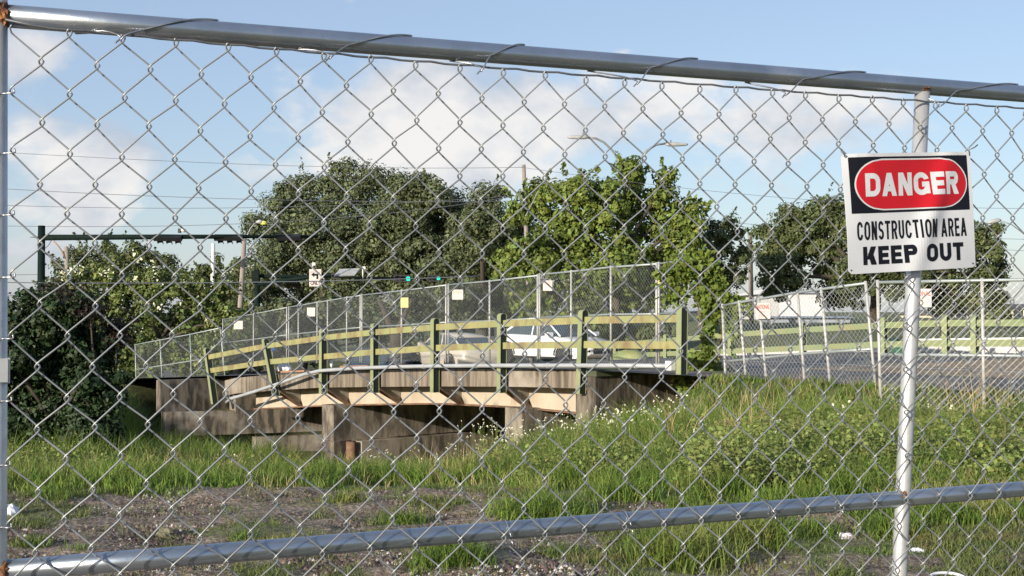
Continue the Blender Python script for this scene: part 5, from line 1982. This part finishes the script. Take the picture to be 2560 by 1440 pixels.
def glyph(ch, W, t, H=1.0):
    """strokes of a bold capital in a box W wide and H high; list of quad strips [(outer, inner), ...]"""
    q = []
    tv = t * .92                                # horizontal strokes slightly thinner

    def bar(x0, y0, x1, y1):
        n = 4
        if abs(x1 - x0) > abs(y1 - y0):
            q.append([((x0 + (x1 - x0) * i / n, y1), (x0 + (x1 - x0) * i / n, y0)) for i in range(n + 1)])
        else:
            q.append([((x0, y0 + (y1 - y0) * i / n), (x1, y0 + (y1 - y0) * i / n)) for i in range(n + 1)])

    def dia(x0, y0, x1, y1, w):                  # slanted stroke, horizontal width w
        n = 5
        q.append([((x0 + (x1 - x0) * i / n, y0 + (y1 - y0) * i / n), (x0 + w + (x1 - x0) * i / n, y0 + (y1 - y0) * i / n)) for i in range(n + 1)])

    def arc(cx, cy, rx, ry, a0, a1, n=12):
        o = []
        for i in range(n + 1):
            a = math.radians(a0 + (a1 - a0) * i / n)
            o.append(((cx + rx * math.cos(a), cy + ry * math.sin(a)), (cx + (rx - t) * math.cos(a), cy + (ry - tv) * math.sin(a))))
        q.append(o)

    r = min(W * .5, .42)
    ry = .36
    if ch in 'OCGU':
        if ch != 'U':
            arc(W / 2, H - ry, W / 2, ry, 180, 0 if ch == 'O' else 12)
        arc(W / 2, ry, W / 2, ry, 180, 360 if ch in 'OU' else 348)
        bar(0, ry, t, H if ch == 'U' else H - ry)
        if ch in 'OU':
            bar(W - t, ry, W, H if ch == 'U' else H - ry)
        if ch == 'G':
            bar(W * .55, .36, W, .36 + tv)
            bar(W - t * .9, .06, W, .36)
    elif ch == 'D':
        bar(0, 0, t, H)
        bar(t, H - tv, W - r, H)
        bar(t, 0, W - r, tv)
        arc(W - r, H - .38, r, .38, 90, 0)
        arc(W - r, .38, r, .38, 0, -90)
        bar(W - t, .38, W, H - .38)
    elif ch in 'PR':
        bar(0, 0, t, H)
        b0 = .42
        rr = (H - b0) / 2
        bar(t, H - tv, W - rr * .8, H)
        bar(t, b0, W - rr * .8, b0 + tv)
        arc(W - rr * .8, H - rr, rr * .8, rr, 90, -90)
        if ch == 'R':
            dia(W * .42, b0, W - t * 1.12, 0, t * 1.12)
    elif ch == 'E':
        bar(0, 0, t, H)
        bar(t, H - tv, W, H)
        bar(t, (H - tv) / 2, W * .93, (H + tv) / 2)
        bar(t, 0, W, tv)
    elif ch == 'T':
        bar(0, H - tv, W, H)
        bar((W - t) / 2, 0, (W + t) / 2, H - tv)
    elif ch == 'I':
        bar(0, 0, t, H)
    elif ch == 'N':
        bar(0, 0, t, H)
        bar(W - t, 0, W, H)
        dia(t * .05, H, W - t * 1.15, 0, t * 1.1)
    elif ch == 'A':
        w = t * 1.08
        dia(0, 0, W / 2 - w / 2, H, w)
        dia(W - w, 0, W / 2 - w / 2, H, w)
        bar(W * .26, .20, W * .74, .20 + tv)
    elif ch == 'K':
        bar(0, 0, t, H)
        dia(t * .8, .30, W - t * 1.3, H, t * 1.3)
        dia(W * .34, .62, W - t * 1.3, 0, t * 1.35)
    elif ch == 'S':
        rt = (H + tv) / 4
        arc(W / 2, H - rt, W / 2, rt, 20, 270, 16)
        arc(W / 2, rt, W / 2, rt, 90, -160, 16)
    return q


def stroke_text(txt, rect, m, t, widths, gap, thick):
    a0, a1, b0, b1 = rect
    W = [widths.get(c, 1.0) for c in txt]
    total = sum(W) + gap * (len(txt) - 1)
    sx = (a1 - a0) / total
    x = 0
    mb = MB()
    lift = 0
    for c, w in zip(txt, W):
        if c == ' ':
            mb.build('lettering', m, sign)
            mb = MB()
        if c != ' ':
            for strip in glyph(c, w, t):
                lift += 1
                vs, fs = [], []
                for o_, i_ in strip:
                    for px_, py_ in (o_, i_):
                        vs.append(sg(a0 + (x + px_) * sx, b0 + (b1 - b0) * (1 - py_), thick + .00002 * (lift % 7)))
                for i in range(len(strip) - 1):
                    fs.append((2 * i, 2 * i + 1, 2 * i + 3, 2 * i + 2))
                mb.add(vs, fs)
        x += w + gap
    return mb.build('lettering', m, sign)


WD = {'I': .26, 'A': .84, 'N': .78, 'R': .78, 'E': .68, 'D': .80, 'G': .84, 'K': .84, 'P': .74, 'O': .82, 'U': .78, 'T': .74, ' ': .35}
stroke_text('DANGER', (.145, .880, .168, .362), 'sign_white', .25, WD, .10, .0021)
WN = {'I': .19, 'A': .60, 'N': .50, 'R': .52, 'E': .44, 'C': .52, 'O': .54, 'U': .50, 'T': .48, 'S': .50, ' ': .22}
stroke_text('CONSTRUCTION AREA', (.072, .930, .568, .724), 'sign_black', .165, WN, .135, .0008)
stroke_text('KEEP OUT', (.112, .895, .778, .930), 'sign_black', .26, WD, .13, .0008)
for a, v in ((.018, .968), (.975, .965)):
    c = sg(a, v, .0004)
    MB().tube([c, c + FN * .0008], .0016, 10).build('hole', 'black', sign)
for (x0, y0, x1, y1) in ((2102, 378, 2112, 392), (2418, 372, 2424, 390), (2424, 374, 2444, 362)):
    MB().tube([fpt(x0, y0, SOFF + .004), fpt((x0 + x1) / 2 + 3, (y0 + y1) / 2, SOFF + .006), fpt(x1, y1, SOFF)], .0013, 6).build('tie', 'wire_dark', sign, smooth=True)
